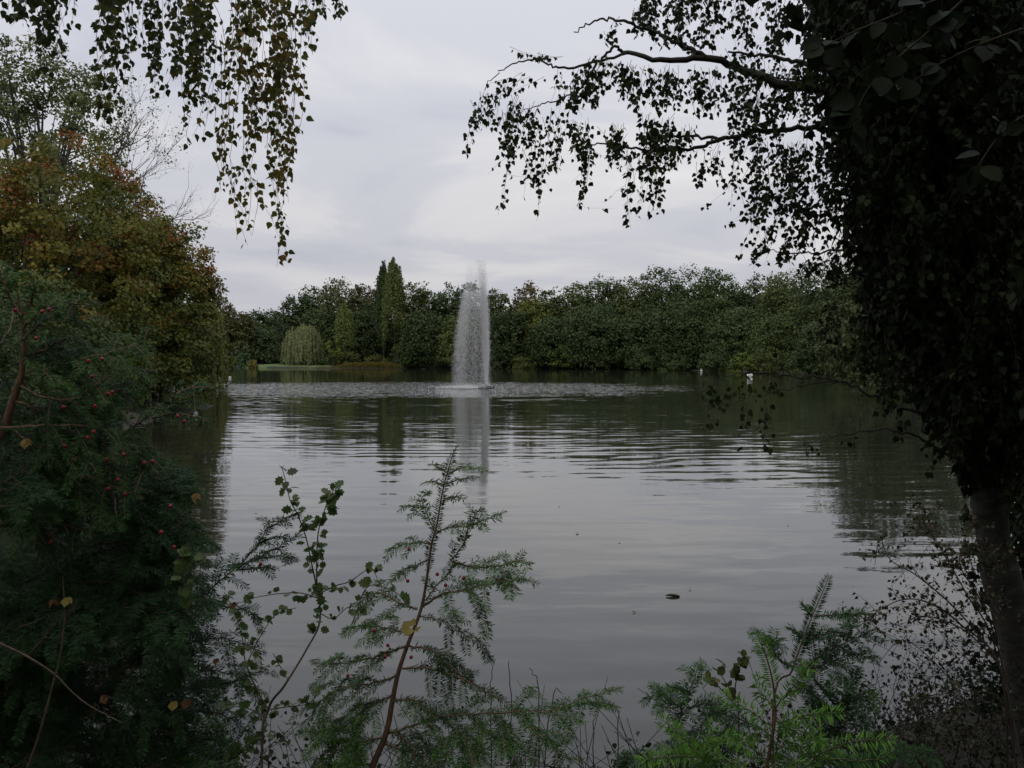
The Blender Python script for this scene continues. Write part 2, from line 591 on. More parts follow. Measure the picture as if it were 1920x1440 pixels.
# ------------------------------------------------------------------ trees
def crown(acc, base, height, rad, zlow, nclump, nleaf, leaf, rs, clump=None, tint0=0.45, tvar=0.25, shape='round', warm=None, lobes=9, tpl=KITE, upb=0.35):
    """leaf clumps on an uneven crown; base = ground point, crown from zlow to height"""
    base = np.asarray(base, float)
    clump = clump or rad * 0.22
    cz = (zlow + height) / 2
    hz = (height - zlow) / 2
    # lobes give the uneven outline
    LD = rdir(lobes, rs)
    LD[:, 2] = LD[:, 2] * 0.9 + 0.1
    LD = nrm(LD)
    LA = rs.uniform(0.08, 0.24, lobes)
    d = rdir(nclump, rs)
    bump = 0.84 + (np.exp(-((1 - d @ LD.T) / 0.16)) * LA).sum(1)
    bump = np.minimum(bump, 1.03)
    rf = np.where(rs.rand(nclump) < 0.72, rs.uniform(0.82, 1.0, nclump), rs.uniform(0.3, 0.85, nclump)) * bump
    rr = np.full(nclump, rad)
    if shape == 'column':
        zt = d[:, 2]
        rr = rad * np.where(zt > 0, 1 - 0.55 * zt ** 2, 1 - 0.15 * zt ** 2)
    if shape == 'low':
        d[:, 2] = np.where(d[:, 2] < -0.2, d[:, 2] * 0.9, d[:, 2])
    if shape == 'round':
        rr = rr * np.where(d[:, 2] < 0, (1 - np.minimum(d[:, 2] ** 2, .93)) ** -.42, (1 - np.minimum(d[:, 2] ** 2, .9)) ** -.12)
    up_ = (d[:, 2] > .25) & (rs.rand(nclump) < .5)
    rf = np.where(up_, rf * rs.uniform(.55, .95, nclump), rf)
    c = np.stack([d[:, 0] * rr * rf, d[:, 1] * rr * rf, cz + np.sign(d[:, 2]) * np.abs(d[:, 2]) ** 0.9 * hz * rf], 1)
    ct = np.clip(tint0 + rs.normal(0, tvar, nclump), 0, 1)
    if warm is not None:
        ct = np.clip(ct + warm(c, d), 0, 1)
    idx = rs.randint(0, nclump, nleaf)
    ld = rdir(nleaf, rs)
    ld[:, 2] = ld[:, 2] * 0.7 + 0.18
    cr = clump * rs.uniform(0.6, 1.35, nclump)[idx]
    od = nrm(c - np.array((0, 0, cz)))[idx]
    P = c[idx] + ld * (cr * rs.uniform(0.3, 1.0, nleaf) ** 0.6)[:, None] * np.array((1.1, 1.1, 0.95)) + od * (cr * 0.15)[:, None]
    nn_ = nrm(ld * 0.7 + od * 0.7 + np.array((0, 0, upb)) + rs.normal(0, 0.30, (nleaf, 3)))
    dd = nrm(rs.normal(0, 1, (nleaf, 3)) + np.array((0, 0, -0.35)) + od * 0.4)
    leaves(acc, base + P, dd, nn_, leaf * rs.uniform(0.65, 1.3, nleaf), tpl, np.clip(ct[idx] + rs.normal(0, 0.07, nleaf), 0, 1), 1.25)
    return c + base


def trunk(acc, base, height, rad, rs, targets=None, nl=7, lean=(0, 0)):
    base = np.asarray(base, float)
    top = base + np.array((lean[0], lean[1], height * 0.86))
    pts = curve([base - np.array((0, 0, 0.3)), base + (top - base) * 0.35 + rs.normal(0, rad * 0.6, 3) * (1, 1, 0), base + (top - base) * 0.7 + rs.normal(0, rad, 3) * (1, 1, 0), top], 14)
    rr = rad * np.linspace(1.15, 0.12, 14)
    rr[0] *= 1.35
    tube(acc, pts, rr, 8)
    if targets is not None and len(targets):
        for k in range(nl):
            tg = targets[rs.randint(len(targets))]
            i = rs.randint(3, 10)
            s = pts[i]
            if tg[2] < s[2] - 0.5:
                tg = tg + np.array((0, 0, s[2] - tg[2] + 0.5))
            mid = (s + tg) / 2 + np.array((0, 0, 0.08 * height)) * rs.uniform(-0.3, 1)
            q = curve([s, mid, tg], 8)
            tube(acc, q, rr[i] * np.linspace(0.55, 0.06, 8), 5)


def tree(name, label, px, top, half, D, mat=None, col=(1, 1, 1), n=(150, 4200), leaf=None, zlow=1.2, seed=0, shape='round', tint0=0.45, tvar=0.22,
         warm=None, group='trees around the lake', base=None, upb=0.35, cat='tree', lobes=9, tpl=KITE, clump=None, limbs=8, depth=1.0):
    rs = np.random.RandomState(1000 + seed)
    c = at(px, top, D)
    x, y = c[0], D
    z0 = gz(x, y) if base is None else base
    z0 = max(z0, 0.05)
    H = c[2] - z0
    rad = half / FPX * D
    th = thing(name, label, cat, (x, y, z0), group)
    A, W = Acc(), Acc()
    cs_ = crown(A, (x, y, z0), H, rad, zlow, n[0], n[1], leaf or 0.0021 * D, rs, clump=clump, tint0=tint0, tvar=tvar, shape=shape, warm=warm, upb=upb, lobes=lobes, tpl=tpl)
    trunk(W, (x, y, z0), H, max(0.016 * H, 0.05), rs, cs_, limbs)
    W.build('trunk', M_bark, th, True)
    cr = A.build('crown', mat or M_far, th)
    cr.color = (col[0], col[1], col[2], 1)
    return th


G = (0.86, 0.92, 0.84)
DKG = (0.74, 0.80, 0.72)
OLV = (1.25, 1.10, 0.80)
RED = (1.45, 0.85, 0.75)
YEL = (1.7, 1.45, 0.75)
BLU = (0.85, 1.0, 1.05)
FG = 'trees of the wood along the far bank'
far = [
    # px, top y, half width px, D, colour, label
    (412, 566, 30, 262, RED, 'brownish-red tree far left, rising just right of the autumn tree over the water'),
    (446, 588, 34, 258, (1.1, .85, .8), 'dull brown-green tree at the far left end of the lake behind the small conical bush'),
    (484, 586, 30, 285, BLU, 'hazy blue-green tree far back left of the weeping willow'),
    (522, 589, 30, 290, G, 'distant grey-green tree filling the low dip of the skyline left of the willow'),
    (470, 620, 34, 262, BLU, 'low blue-green tree standing behind the strip of lawn'),
    (520, 622, 26, 258, DKG, 'dark tree at the back of the lawn touching the willow'),
    (560, 566, 36, 246, DKG, 'dark tree whose rounded shoulder starts the high wood, above the willow'),
    (592, 549, 40, 250, G, 'green round-topped tree in the wood behind and above the willow'),
    (640, 537, 44, 248, (1.15, 1, .85), 'broad olive tree with the rounded top left of the tall poplars'),
    (688, 540, 36, 250, RED, 'russet-topped tree just left of the twin poplar tops'),
    (604, 588, 40, 240, DKG, 'dark lower tree between the willow and the small slim poplar'),
    (680, 572, 36, 238, DKG, 'dark tree between the slim poplar and the tall poplars'),
    (776, 536, 36, 230, OLV, 'olive tree just right of the tall poplars'),
    (812, 549, 32, 228, G, 'green tree halfway between the tall poplars and the fountain'),
    (846, 541, 30, 226, BLU, 'blue-green tree with its top just left of the fountain plume'),
    (800, 590, 44, 220, DKG, 'dark bushy tree at the water edge right of the tall poplars'),
    (882, 545, 34, 224, G, 'tree standing right behind the fountain plume'),
    (862, 596, 40, 215, (1.2, 1.1, .8), 'olive low tree hanging over the water left of the fountain'),
    (930, 543, 30, 222, OLV, 'green tree just right of the fountain jet'),
    (985, 539, 34, 222, RED, 'tree with a reddish-brown top, the first of that hue right of the fountain'),
    (1004, 565, 38, 214, YEL, 'yellowing tree with golden-olive crown below the reddish treetop'),
    (948, 584, 42, 212, DKG, 'dark low tree over the water right beside the fountain jet'),
    (1040, 541, 34, 216, G, 'green tree with flat crown left of the pale high crown'),
    (1086, 534, 38, 214, (1.1, 1.1, .9), 'pale green tree with a feathery top near the middle of the far wood'),
    (1040, 602, 46, 205, DKG, 'dark shrubby tree touching the water under the yellowing tree'),
    (1140, 523, 38, 212, G, 'tall green tree whose knobbly top marks the first rise of the wood'),
    (1188, 527, 42, 208, OLV, 'olive-brown crown between the two highest domes of the far wood'),
    (1112, 574, 52, 200, G, 'green tree low at the water in the middle of the far wood'),
    (1240, 513, 46, 204, G, 'left one of the two highest green domes of the far wood'),
    (1300, 509, 46, 200, (.95, 1.05, .8), 'peaked green dome in the highest part of the far wood'),
    (1352, 506, 50, 196, (1.05, 1.1, .85), 'highest broad green dome right of the wood centre'),
    (1205, 590, 56, 196, DKG, 'dark tree overhanging the water below the olive-brown crown'),
    (1292, 568, 56, 188, DKG, 'very dark tree at the water behind the swimming swan'),
    (1420, 520, 46, 190, DKG, 'dark tree dipping behind the ends of the hanging birch twigs'),
    (1475, 512, 52, 178, (1.25, 1.2, 1.05), 'pale green willow-like tree just under the lowest birch sprays'),
    (1384, 580, 54, 178, G, 'green tree above the second swan, leaning to the water'),
    (1465, 596, 56, 164, (1.1, 1.1, .8), 'grey-green tree low on the right bank behind the second swan'),
    (1545, 500, 54, 160, DKG, 'tall dark tree on the right bank half hidden by birch leaves'),
    (1560, 600, 60, 146, DKG, 'black-green tree over the water beside the birch crown'),
    (1625, 470, 60, 150, DKG, 'tall dark tree seen in the gap left of the birch trunk crown'),
    (1650, 590, 70, 130, DKG, 'dark low tree at the right end of the water'),
    (1720, 480, 80, 128, DKG, 'dark tree behind the black crown of the birch'),
]
for i, (px, top, half, D, col, lab) in enumerate(far):
    tree('broadleaf_tree', lab, px, top - 7, half * 1.04, D, col=col, seed=i, n=(int(340 * (half / 38) ** .8), int(9400 * np.clip(half / 38, .8, 1.6))), zlow=0.1, group=FG, limbs=4, leaf=.0021 * D, clump=half / FPX * D * .25, tvar=.13, upb=.5, tint0=.55 if i % 3 else .4)

# bushes along the foot of the far wood
bush_l = [
    (785, 655, 30, 222, DKG, 'dark bush at the water just right of the reedy point'), (842, 660, 28, 216, G, 'bush at the waterline left of the fountain base'),
    (935, 660, 30, 210, DKG, 'dark bush at the waterline right of the fountain base'), (985, 664, 26, 206, OLV, 'small brownish bush with bare twigs on the far bank'),
    (1060, 640, 34, 202, (1.5, 1.55, .7), 'bright yellow-green bush hanging over the far bank'), (1130, 660, 36, 198, DKG, 'dark bush along the waterline in the middle of the far wood'),
    (1215, 662, 36, 190, G, 'bush at the waterline below the olive-brown crown'), (1268, 664, 28, 183, DKG, 'bush at the waterline left of the first swan'),
    (1340, 664, 32, 172, G, 'bush at the waterline between the two swans'), (1392, 662, 26, 160, (1.4, 1.4, .7), 'yellow-green bush at the waterline above the second swan'),
    (1450, 655, 34, 152, OLV, 'brownish bush right of the second swan'), (1510, 650, 36, 144, DKG, 'dark bush on the right bank near the low birch branch'),
    (1600, 650, 44, 134, DKG, 'dark bush where the right bank meets the birch crown'),
]
for i, (px, top, half, D, col, lab) in enumerate(bush_l):
    tree('waterside_bush', lab, px, top, half, D, col=col, seed=200 + i, n=(70, 3600), zlow=-0.3, group='bushes at the foot of the far wood', cat='bush', limbs=3, leaf=0.26)


# poplars
def poplar(label, px, top, half, D, seed, n, tint0, col, tops=1):
    rs = np.random.RandomState(seed)
    c = at(px, top, D)
    z0 = max(gz(c[0], D), 0.1)
    H = c[2] - z0
    rad = half / FPX * D
    th = thing('poplar', label, 'poplar', (c[0], D, z0), 'slim poplars on the reedy point')
    A, W = Acc(), Acc()
    # upright plumes packed into a column
    nl = 46
    for k in range(nl):
        an = rs.uniform(0, 2 * math.pi)
        q = math.sqrt(rs.uniform(0, 1))
        zt = 1.0 - 0.42 * q ** 1.8 * rs.uniform(0.3, 1.25) if k else 1.0
        zt = min(zt, 1.0)
        zb = max(0.08, zt - rs.uniform(0.25, 0.5))
        m_ = n // nl
        u = rs.uniform(0, 1, m_)
        rk = rad * 0.36 * (np.sin(np.clip(u, 0.02, 1) ** 0.6 * math.pi) * 0.95 + 0.06)
        zc = (zb + (zt - zb) * u) * H
        env = rad * q * (1 - 0.42 * (zc / H) ** 3)
        dd = rdir(m_, rs)
        P = np.stack([np.cos(an) * env, np.sin(an) * env, zc], 1) + dd * (rk * rs.uniform(.5, 1.25, m_) * (1 + .35 * np.sin(zc * 2.1 + an * 3)))[:, None] * np.array((1, 1, 0.9))
        nn_ = nrm(dd + np.array((np.cos(an), np.sin(an), 0)) * 0.5 + rs.normal(0, 0.4, (m_, 3)))
        leaves(A, np.array((c[0], D, z0)) + P, nrm(rs.normal(0, .5, (m_, 3)) + (0, 0, 1)), nn_, rs.uniform(0.25, 0.5, m_), KITE, np.clip(tint0 + rs.normal(0, .12) + rs.normal(0, .08, m_), 0, 1))
    trunk(W, (c[0], D, z0), H * .7, 0.16, rs, None)
    W.build('trunk', M_bark, th, True)
    o_ = A.build('crown', M_far, th)
    o_.color = (*col, 1)


poplar('tallest slim poplar on the reedy point, the right one of the twin tops', 738, 482, 22, 229, 31, 15000, 0.75, (1.35, 1.3, 1.1))
poplar('darker narrow poplar pressed against the left side of the tallest one', 718, 490, 16, 232, 32, 9000, 0.50, (.9, 1, .95))
poplar('shorter slim poplar between the weeping willow and the tall poplars', 645, 566, 18, 227, 33, 6500, 0.8, (1.35, 1.35, 1.05))


def willow(label, px, top, half, D, seed, n, col=(1, 1, 1), leaf=0.4, mat=None, low=0.5, name='weeping_willow'):
    rs = np.random.RandomState(seed)
    c = at(px, top, D)
    z0 = max(gz(c[0], D), 0.1)
    H = c[2] - z0
    rad = half / FPX * D
    B = np.array((c[0], D, z0))
    th = thing(name, label, 'willow', B, 'weeping willows')
    A, W = Acc(), Acc()
    tops_ = []
    tuft = [(rs.uniform(0, 2 * math.pi), math.sqrt(rs.uniform(0, 1)), rs.uniform(.84, 1.03), rs.normal(0, .1)) for _ in range(26)]
    for k in range(n):
        tf = tuft[rs.randint(26)]
        an = tf[0] + rs.normal(0, .22 / max(tf[1], .3))
        q = np.clip(tf[1] + rs.normal(0, .12), 0, 1)
        s = B + np.array((math.cos(an) * rad * q * 0.92, math.sin(an) * rad * q * 0.92, H * (1 - 0.42 * q ** 2.6) * tf[2] * rs.uniform(0.90, 1.0)))
        if k % 6 == 0:
            tops_.append(s)
        Ls = min(H * rs.uniform(0.3, 0.95), s[2] - z0 - low * rs.uniform(0.4, 2.2))
        m_ = max(int(Ls / (leaf * 0.42)), 4)
        u = np.sort(rs.uniform(0, 1, m_))
        P = s + np.stack([math.cos(an) * 0.10 * rad * u + rs.normal(0, leaf * 0.12, m_), math.sin(an) * 0.10 * rad * u + rs.normal(0, leaf * 0.12, m_), -Ls * u], 1)
        tt = np.clip(0.75 - 0.35 * u + tf[3] + rs.normal(0, 0.08) + rs.normal(0, .08, m_), 0, 1)
        leaves(A, P, nrm(rs.normal(0, .28, (m_, 3)) + (0, 0, -1)), nrm(np.array((math.cos(an), math.sin(an), 0.4)) + rs.normal(0, .5, (m_, 3))), leaf * rs.uniform(.7, 1.3, m_), KITE, tt, 0.62)
    trunk(W, B, H * 0.9, 0.028 * H, rs, np.array(tops_), 12)
    W.build('trunk', M_bark, th, True)
    o_ = A.build('crown', mat or M_willow, th)
    o_.color = (*col, 1)


willow('pale green weeping willow on the lawn at the far left bank', 569, 600, 42, 232, 41, 700, (1.45, 1.4, 1.35), leaf=0.36)
willow('yellow-green weeping foliage hanging to the water beside the autumn tree', 398, 560, 27, 92, 42, 560, (1.0, .92, .45), leaf=0.2, low=0.3)

# small growth on the left far bank
for i, (px, top, half, D, col, lab, nm) in enumerate([
        (625, 628, 15, 224, (1.7, 1.6, .9), 'small yellow-green tree leaning on the short slim poplar', 'small_tree'),
        (457, 663, 13, 224, (.8, 1.15, 1.15), 'blue-green conical bush at the left end of the lawn', 'conical_bush'),
        (474, 676, 9, 222, (2.2, 1.5, 1.1), 'tan low bush beside the blue-green conical bush', 'tan_bush'),
        (432, 668, 9, 200, (1.2, 1.2, .7), 'slender olive bush beside the hanging yellow-green foliage', 'slender_bush'),
        (745, 652, 22, 225, DKG, 'dark shrub at the foot of the tall poplars', 'shrub'),
        (655, 660, 24, 226, (1.1, 1.0, .7), 'olive shrub at the foot of the short poplar', 'shrub'),
        (700, 668, 30, 226, (1.2, .95, .65), 'brownish shrub between the poplars', 'shrub'),
        (615, 668, 20, 228, DKG, 'dark green shrub at the right edge of the lawn', 'shrub')]):
    tree(nm, lab, px, top, half, D, col=col, seed=300 + i, n=(40, 1300), zlow=-0.1, group='shrubs on the left far bank', cat='bush', limbs=3, leaf=0.3, tint0=0.6)

# reeds along the point (nobody could count them)
A = Acc()
nR = 9000
x = RS.uniform(-43, -24, nR)
y = 219.6 + RS.uniform(0, 3.5, nR) + (x + 43) * 0.02
h = RS.uniform(0.5, 1.5, nR) * (0.35 + 0.65 * smooth(-41, -34, x)) * (1 - .5 * smooth(-27, -24, x))
d_ = nrm(np.stack([RS.normal(0, .22, nR), RS.normal(0, .22, nR), np.ones(nR)], 1))
leaves(A, np.stack([x, y, np.full(nR, 0.0)], 1), d_, nrm(RS.normal(0, 1, (nR, 3)) * (1, 1, .1)), h, KITE, RS.uniform(.3, 1, nR), 0.13)
o = A.build('reeds', M_far, kind='stuff')
o.color = (1.5, 1.0, .62, 1)
tag(o, 'brownish reeds and grasses edging the point below the poplars', 'reeds')

# ------------------------------------------------------------------ left bank autumn trees
def warm_a(amount, zref):
    def f(c, d):
        return amount * (0.35 * np.clip(d[:, 2], -1, 1) + 0.35 * np.clip(d[:, 0], -1, 1)) + 0.12 * np.sin(c[:, 0] * 1.1 + c[:, 2] * .9)
    return f


AG = 'autumn trees on the left bank'
tree('autumn_tree', 'maple turning orange and red at its edge, reaching furthest over the water on the left', 282, 406, 108, 49, M_autumn, seed=501, n=(300, 36000), leaf=0.165, zlow=0.1,
     warm=warm_a(.28, 0), tint0=.40, tvar=.2, group=AG, base=.3, clump=.62, lobes=14, upb=.45, limbs=16)
tree('autumn_tree', 'orange-brown tree filling the left edge above the yew sprays', 70, 245, 215, 44, M_autumn, seed=502, n=(330, 36000), leaf=0.165, zlow=1.0,
     warm=warm_a(.2, 0), tint0=.56, tvar=.17, group=AG, base=.5, clump=.7, lobes=16, upb=.45, limbs=16)
tree('broadleaf_tree', 'dark green tree wedged among the autumn crowns at the left', 190, 318, 90, 52, M_autumn, seed=503, n=(200, 12000), leaf=0.16, zlow=2.5, tint0=.08, tvar=.1,
     group=AG, base=.5, clump=.5, limbs=10, col=(.8, 1.05, 1.0))
tree('autumn_tree', 'russet tree with thin red-brown twigs showing at the skyline on the left', 235, 330, 62, 55, M_autumn, seed=504, n=(90, 4200), leaf=0.15, zlow=4, tint0=.85, tvar=.12,
     group=AG, base=.5, clump=.42, limbs=26, col=(.8, .75, .9))
tree('broadleaf_tree', 'tall loose light green tree in the upper left corner behind the birch twigs', 62, 78, 150, 58, M_willow, seed=505, n=(190, 17000), leaf=0.17, zlow=11.5, tint0=.4, tvar=.2,
     group=AG, base=.6, clump=.75, lobes=12, limbs=34, col=(.8, .85, .5))
tree('autumn_bush', 'yellow-green overhanging bush under the maple at the left waterline', 300, 560, 98, 47, M_autumn, seed=506, n=(170, 12000), leaf=0.15, zlow=-0.2, tint0=.36, tvar=.14,
     group=AG, base=.15, clump=.5, cat='bush', col=(1.05, 1.05, 1))
tree('autumn_bush', 'dark olive bush at the left waterline behind the yew sprays', 150, 560, 150, 42, M_autumn, seed=507, n=(220, 13000), leaf=0.15, zlow=-0.2, tint0=.2, tvar=.16,
     group=AG, base=.15, clump=.55, cat='bush', col=(.9, .9, .9))


def bare_tree(label, px, top, D, seed, spread, n=9, leafy=0.0, group=AG):
    """thin open tree: forking twigs, a few leaves"""
    rs = np.random.RandomState(seed)
    c = at(px, top, D)
    B = np.array((c[0] - 1.6, D, 0.6))
    th = thing('bare_tree', label, 'tree', B, group)
    W, A = Acc(), Acc()
    H = c[2] - B[2]
    main = curve([B, B + (.2, 0, H * .4), B + (1.0, 0, H * .7), c], 16)
    tube(W, main, np.linspace(.13, .02, 16), 6)

    def grow(p, d, ln, r_, lev):
        q = [p]
        dd = d
        for _ in range(4):
            dd = nrm(dd + rs.normal(0, .16, 3) + (0, 0, .05))
            q.append(q[-1] + dd * ln / 4)
        q = np.array(q)
        tube(W, q, np.linspace(r_, r_ * .45, 5), 3)
        if lev < 3:
            for _ in range(3 if lev < 2 else 3):
                i = rs.randint(1, 5)
                nd = nrm(dd + rs.normal(0, .5, 3))
                grow(q[i], nd, ln * .6, r_ * .5, lev + 1)
        elif leafy > 0:
            m_ = rs.poisson(leafy)
            if m_:
                leaves(A, q[rs.randint(1, 5, m_)] + rs.normal(0, .12, (m_, 3)), rdir(m_, rs), rdir(m_, rs), rs.uniform(.08, .15, m_), KITE, rs.uniform(0, 1, m_))
    for k in range(n):
        i = rs.randint(6, 15)
        an = rs.uniform(-.5, 1.0) if rs.rand() < .7 else rs.uniform(-3.14, 3.14)
        grow(main[i], nrm((math.cos(an) * spread, math.sin(an) * .6, rs.uniform(.4, 1.2))), H * rs.uniform(.18, .26), .035, 0)
    W.build('trunk', M_bark, th, True)
    if not A.empty():
        A.build('crown', M_willow, th).color = (.75, .8, .5, 1)


bare_tree('thin twiggy tree with sparse leaves against the sky above the russet crown', 215, 262, 53, 61, 1.1, 13, 3.0)
bare_tree('leafless twigs poking out of the skyline above the maple', 270, 330, 51, 62, 1.3, 6, 0.15)
tree('broadleaf_tree', 'dark spreading tree on the right bank, its crown mirrored beside the birch trunk', 1715, 470, 165, 62, seed=520, n=(300, 26000), leaf=0.24, zlow=0.3,
     group='trees on the right bank', tint0=.25, col=(.9, .85, .7), clump=.9, lobes=12)

tree('bank_bush', 'dark shrub on the left bank seen between the upper yew sprays', 40, 520, 190, 30, M_autumn, seed=508, n=(220, 15000), leaf=0.12, zlow=-0.2, tint0=.15, tvar=.14,
     group=AG, base=.3, clump=.45, cat='bush', col=(.8, .9, .9))
tree('bank_bush', 'very dark shrub at the left edge low behind the yew', -90, 600, 260, 20, M_autumn, seed=509, n=(220, 15000), leaf=0.09, zlow=-0.2, tint0=.1, tvar=.12,
     group=AG, base=.4, clump=.32, cat='bush', col=(.7, .8, .8))

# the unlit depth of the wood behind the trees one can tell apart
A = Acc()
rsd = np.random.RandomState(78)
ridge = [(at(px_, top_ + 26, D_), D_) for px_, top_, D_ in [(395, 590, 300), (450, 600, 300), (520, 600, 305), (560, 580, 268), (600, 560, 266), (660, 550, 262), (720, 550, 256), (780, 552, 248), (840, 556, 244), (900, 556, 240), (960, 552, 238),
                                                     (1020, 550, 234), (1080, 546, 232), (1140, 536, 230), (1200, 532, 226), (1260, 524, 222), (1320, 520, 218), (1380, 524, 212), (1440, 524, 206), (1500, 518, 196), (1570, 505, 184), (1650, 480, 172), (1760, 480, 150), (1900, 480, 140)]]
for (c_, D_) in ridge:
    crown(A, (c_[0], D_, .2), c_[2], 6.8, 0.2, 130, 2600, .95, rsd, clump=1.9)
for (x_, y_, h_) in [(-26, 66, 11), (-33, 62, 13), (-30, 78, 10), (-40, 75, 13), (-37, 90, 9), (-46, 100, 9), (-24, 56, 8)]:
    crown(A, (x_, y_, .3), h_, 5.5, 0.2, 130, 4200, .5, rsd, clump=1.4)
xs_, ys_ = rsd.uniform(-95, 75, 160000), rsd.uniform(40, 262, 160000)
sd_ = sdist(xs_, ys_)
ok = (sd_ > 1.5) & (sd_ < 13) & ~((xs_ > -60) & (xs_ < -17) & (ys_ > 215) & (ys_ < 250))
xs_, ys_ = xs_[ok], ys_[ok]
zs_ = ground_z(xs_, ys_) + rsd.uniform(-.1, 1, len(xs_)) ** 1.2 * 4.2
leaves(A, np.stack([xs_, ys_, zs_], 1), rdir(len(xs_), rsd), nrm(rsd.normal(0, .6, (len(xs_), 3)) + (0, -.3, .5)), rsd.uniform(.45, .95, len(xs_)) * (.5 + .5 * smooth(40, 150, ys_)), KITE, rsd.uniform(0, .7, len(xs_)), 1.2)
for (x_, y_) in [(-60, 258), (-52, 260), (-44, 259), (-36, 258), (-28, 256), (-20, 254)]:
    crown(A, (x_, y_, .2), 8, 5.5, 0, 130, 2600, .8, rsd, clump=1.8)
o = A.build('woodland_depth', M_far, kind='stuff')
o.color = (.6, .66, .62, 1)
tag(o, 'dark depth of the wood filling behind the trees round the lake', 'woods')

# unseen wood behind the viewpoint, put in to keep the bank in shade
A = Acc()
rsb = np.random.RandomState(77)
for (bx, by, hh, rr_) in [(-9, -7, 15, 6.5), (0, -10, 17, 7), (9, -6, 15, 6), (15, 3, 13, 5.5), (-15, 3, 14, 6)]:
    crown(A, (bx, by, 1.0), hh, rr_, 1.5, 160, 5200, 0.55, rsb, clump=1.6)
o = A.build('woods', M_far, kind='stuff')
tag(o, 'unseen dense leafy wood behind the viewpoint, added to shade the bank', 'woods')

# ------------------------------------------------------------------ fountain
fnt = thing('fountain', 'tall white fountain jet blown to the left, rising from a small float in the lake', 'fountain', (FX, FY, 0))
A = Acc()
rf_ = np.random.RandomState(5)
th_ = np.linspace(0, 2 * math.pi, 25)
ring = np.stack([FX + .62 * np.cos(th_), FY + .62 * np.sin(th_), np.full(25, .06)], 1)
tube(A, ring, 0.11, 8)
for k in range(3):
    an = k * 2.094 + .3
    tube(A, [(FX, FY, .1), (FX + .6 * math.cos(an), FY + .6 * math.sin(an), .08)], .035, 5)
A.build('float_ring', M_dark, fnt, True)
A = Acc()
tube(A, [(FX, FY, -.2), (FX, FY, .12), (FX, FY, .2), (FX, FY, .34)], [.13, .13, .08, .05], 10)
A.build('nozzle', M_dark, fnt, True)
OCT = (np.array([(1, 0, -.5), (-.5, .87, -.5), (-.5, -.87, -.5), (0, 0, 1.1)], float) * 1.15, np.array([[0, 1, 3], [1, 2, 3], [2, 0, 3], [0, 2, 1]]))


def drops(acc, P, r_, stretch=1.6):
    n = len(P)
    T = OCT[0] * np.array((1, 1, stretch))
    V = P[:, None] + T[None] * np.asarray(r_)[:, None, None]
    acc.add(V.reshape(-1, 3), (OCT[1][None] + (np.arange(n) * 4)[:, None, None]).reshape(-1, 3))


HJ = 10.9
wind = -0.46
m = bpy.data.materials.new('white_water')
m.use_nodes = True
t = m.node_tree
t.nodes.clear()
d1 = N(t, 'ShaderNodeBsdfDiffuse')
d1.inputs[0].default_value = (.965, .97, .98, 1)
d2 = N(t, 'ShaderNodeBsdfTranslucent')
d2.inputs[0].default_value = (.965, .97, .98, 1)
ms = N(t, 'ShaderNodeMixShader')
ms.inputs[0].default_value = .45
L(t, d1.outputs[0], ms.inputs[1])
L(t, d2.outputs[0], ms.inputs[2])
mo = N(t, 'ShaderNodeOutputMaterial')
L(t, ms.outputs[0], mo.inputs[0])
M_drop = m
gacc = 9.81
v0 = math.sqrt(2 * gacc * HJ)
TW = 2 * v0 / gacc


def plume(tt_, fl_):
    """wind carries the drops to the left, quickly at first"""
    return FX - 3.35 * fl_ * (1 - np.exp(-tt_ / 1.35))


A = Acc()
n = 26000
z = rf_.uniform(0, 1, n) ** 1.35 * HJ * .93
tt = (v0 - np.sqrt(np.maximum(v0 ** 2 - 2 * gacc * z, 0))) / gacc
sg = 0.03 + 0.022 * z
P = np.stack([plume(tt, .10 + .20 * (z / HJ) ** 2) + rf_.normal(0, 1, n) * sg, FY + rf_.normal(0, 1, n) * sg, .3 + z], 1)
drops(A, P, rf_.uniform(.012, .026, n) * np.interp(z, [0, 5, 7.5, 10.2], [1.25, .85, .5, .22]), 2.4)
n = 3600   # dense foot of the jet
z = rf_.uniform(0, 3.6, n)
P = np.stack([FX - .012 * z + rf_.normal(0, 1, n) * (.025 + .028 * z), FY + rf_.normal(0, 1, n) * .05, .3 + z], 1)
drops(A, P, rf_.uniform(.015, .03, n), 2.0)
A.build('water_jet', M_drop, fnt, kind='stuff')
A = Acc()
n = 62000
ns_ = 34
strand_ = rf_.randint(0, ns_, n)
sfl = np.concatenate([rf_.uniform(-.02, .18, ns_ // 3 + 2), rf_.uniform(.62, .98, ns_ // 3), rf_.uniform(-.05, 1.0, ns_)])[:ns_]
stop_ = 1 - .30 * rf_.uniform(0, 1, ns_) ** 1.3
u = rf_.uniform(0, 1, n) ** .62
tt = .85 + u * (TW - .85)
hk = rf_.uniform(0, 1, n)
z = (v0 * tt - .5 * gacc * tt ** 2) * (.70 + .26 * hk ** 1.6 * stop_[strand_])
fl = np.where(rf_.rand(n) < .45, sfl[strand_], rf_.uniform(-.05, 1.0, n)) + rf_.normal(0, .03, n)
fl = fl * (1 - .16 * hk) * (1 - .24 * smooth(2.5, 8.5, z)) + .05 * smooth(3, 9, z)
P = np.stack([plume(tt, fl) + rf_.normal(0, .08, n) + .12 * smooth(1.5, 3, tt), FY + rf_.normal(0, .45, n), np.maximum(z, 0.02)], 1)
drops(A, P, rf_.uniform(.0066, .0126, n) * (1 - .58 * smooth(6.2, 8.6, z)), 2.6)
n = 3200
an = rf_.uniform(0, 6.283, n)
rr_ = np.abs(rf_.normal(0, 1, n))
P = np.stack([FX - 1.6 + np.cos(an) * rr_ * 1.2, FY + np.sin(an) * rr_ * 1.2, .03 + np.abs(rf_.normal(0, .09, n))], 1)
drops(A, P, rf_.uniform(.015, .03, n), 1)
A.build('falling_spray', M_drop, fnt, kind='stuff')


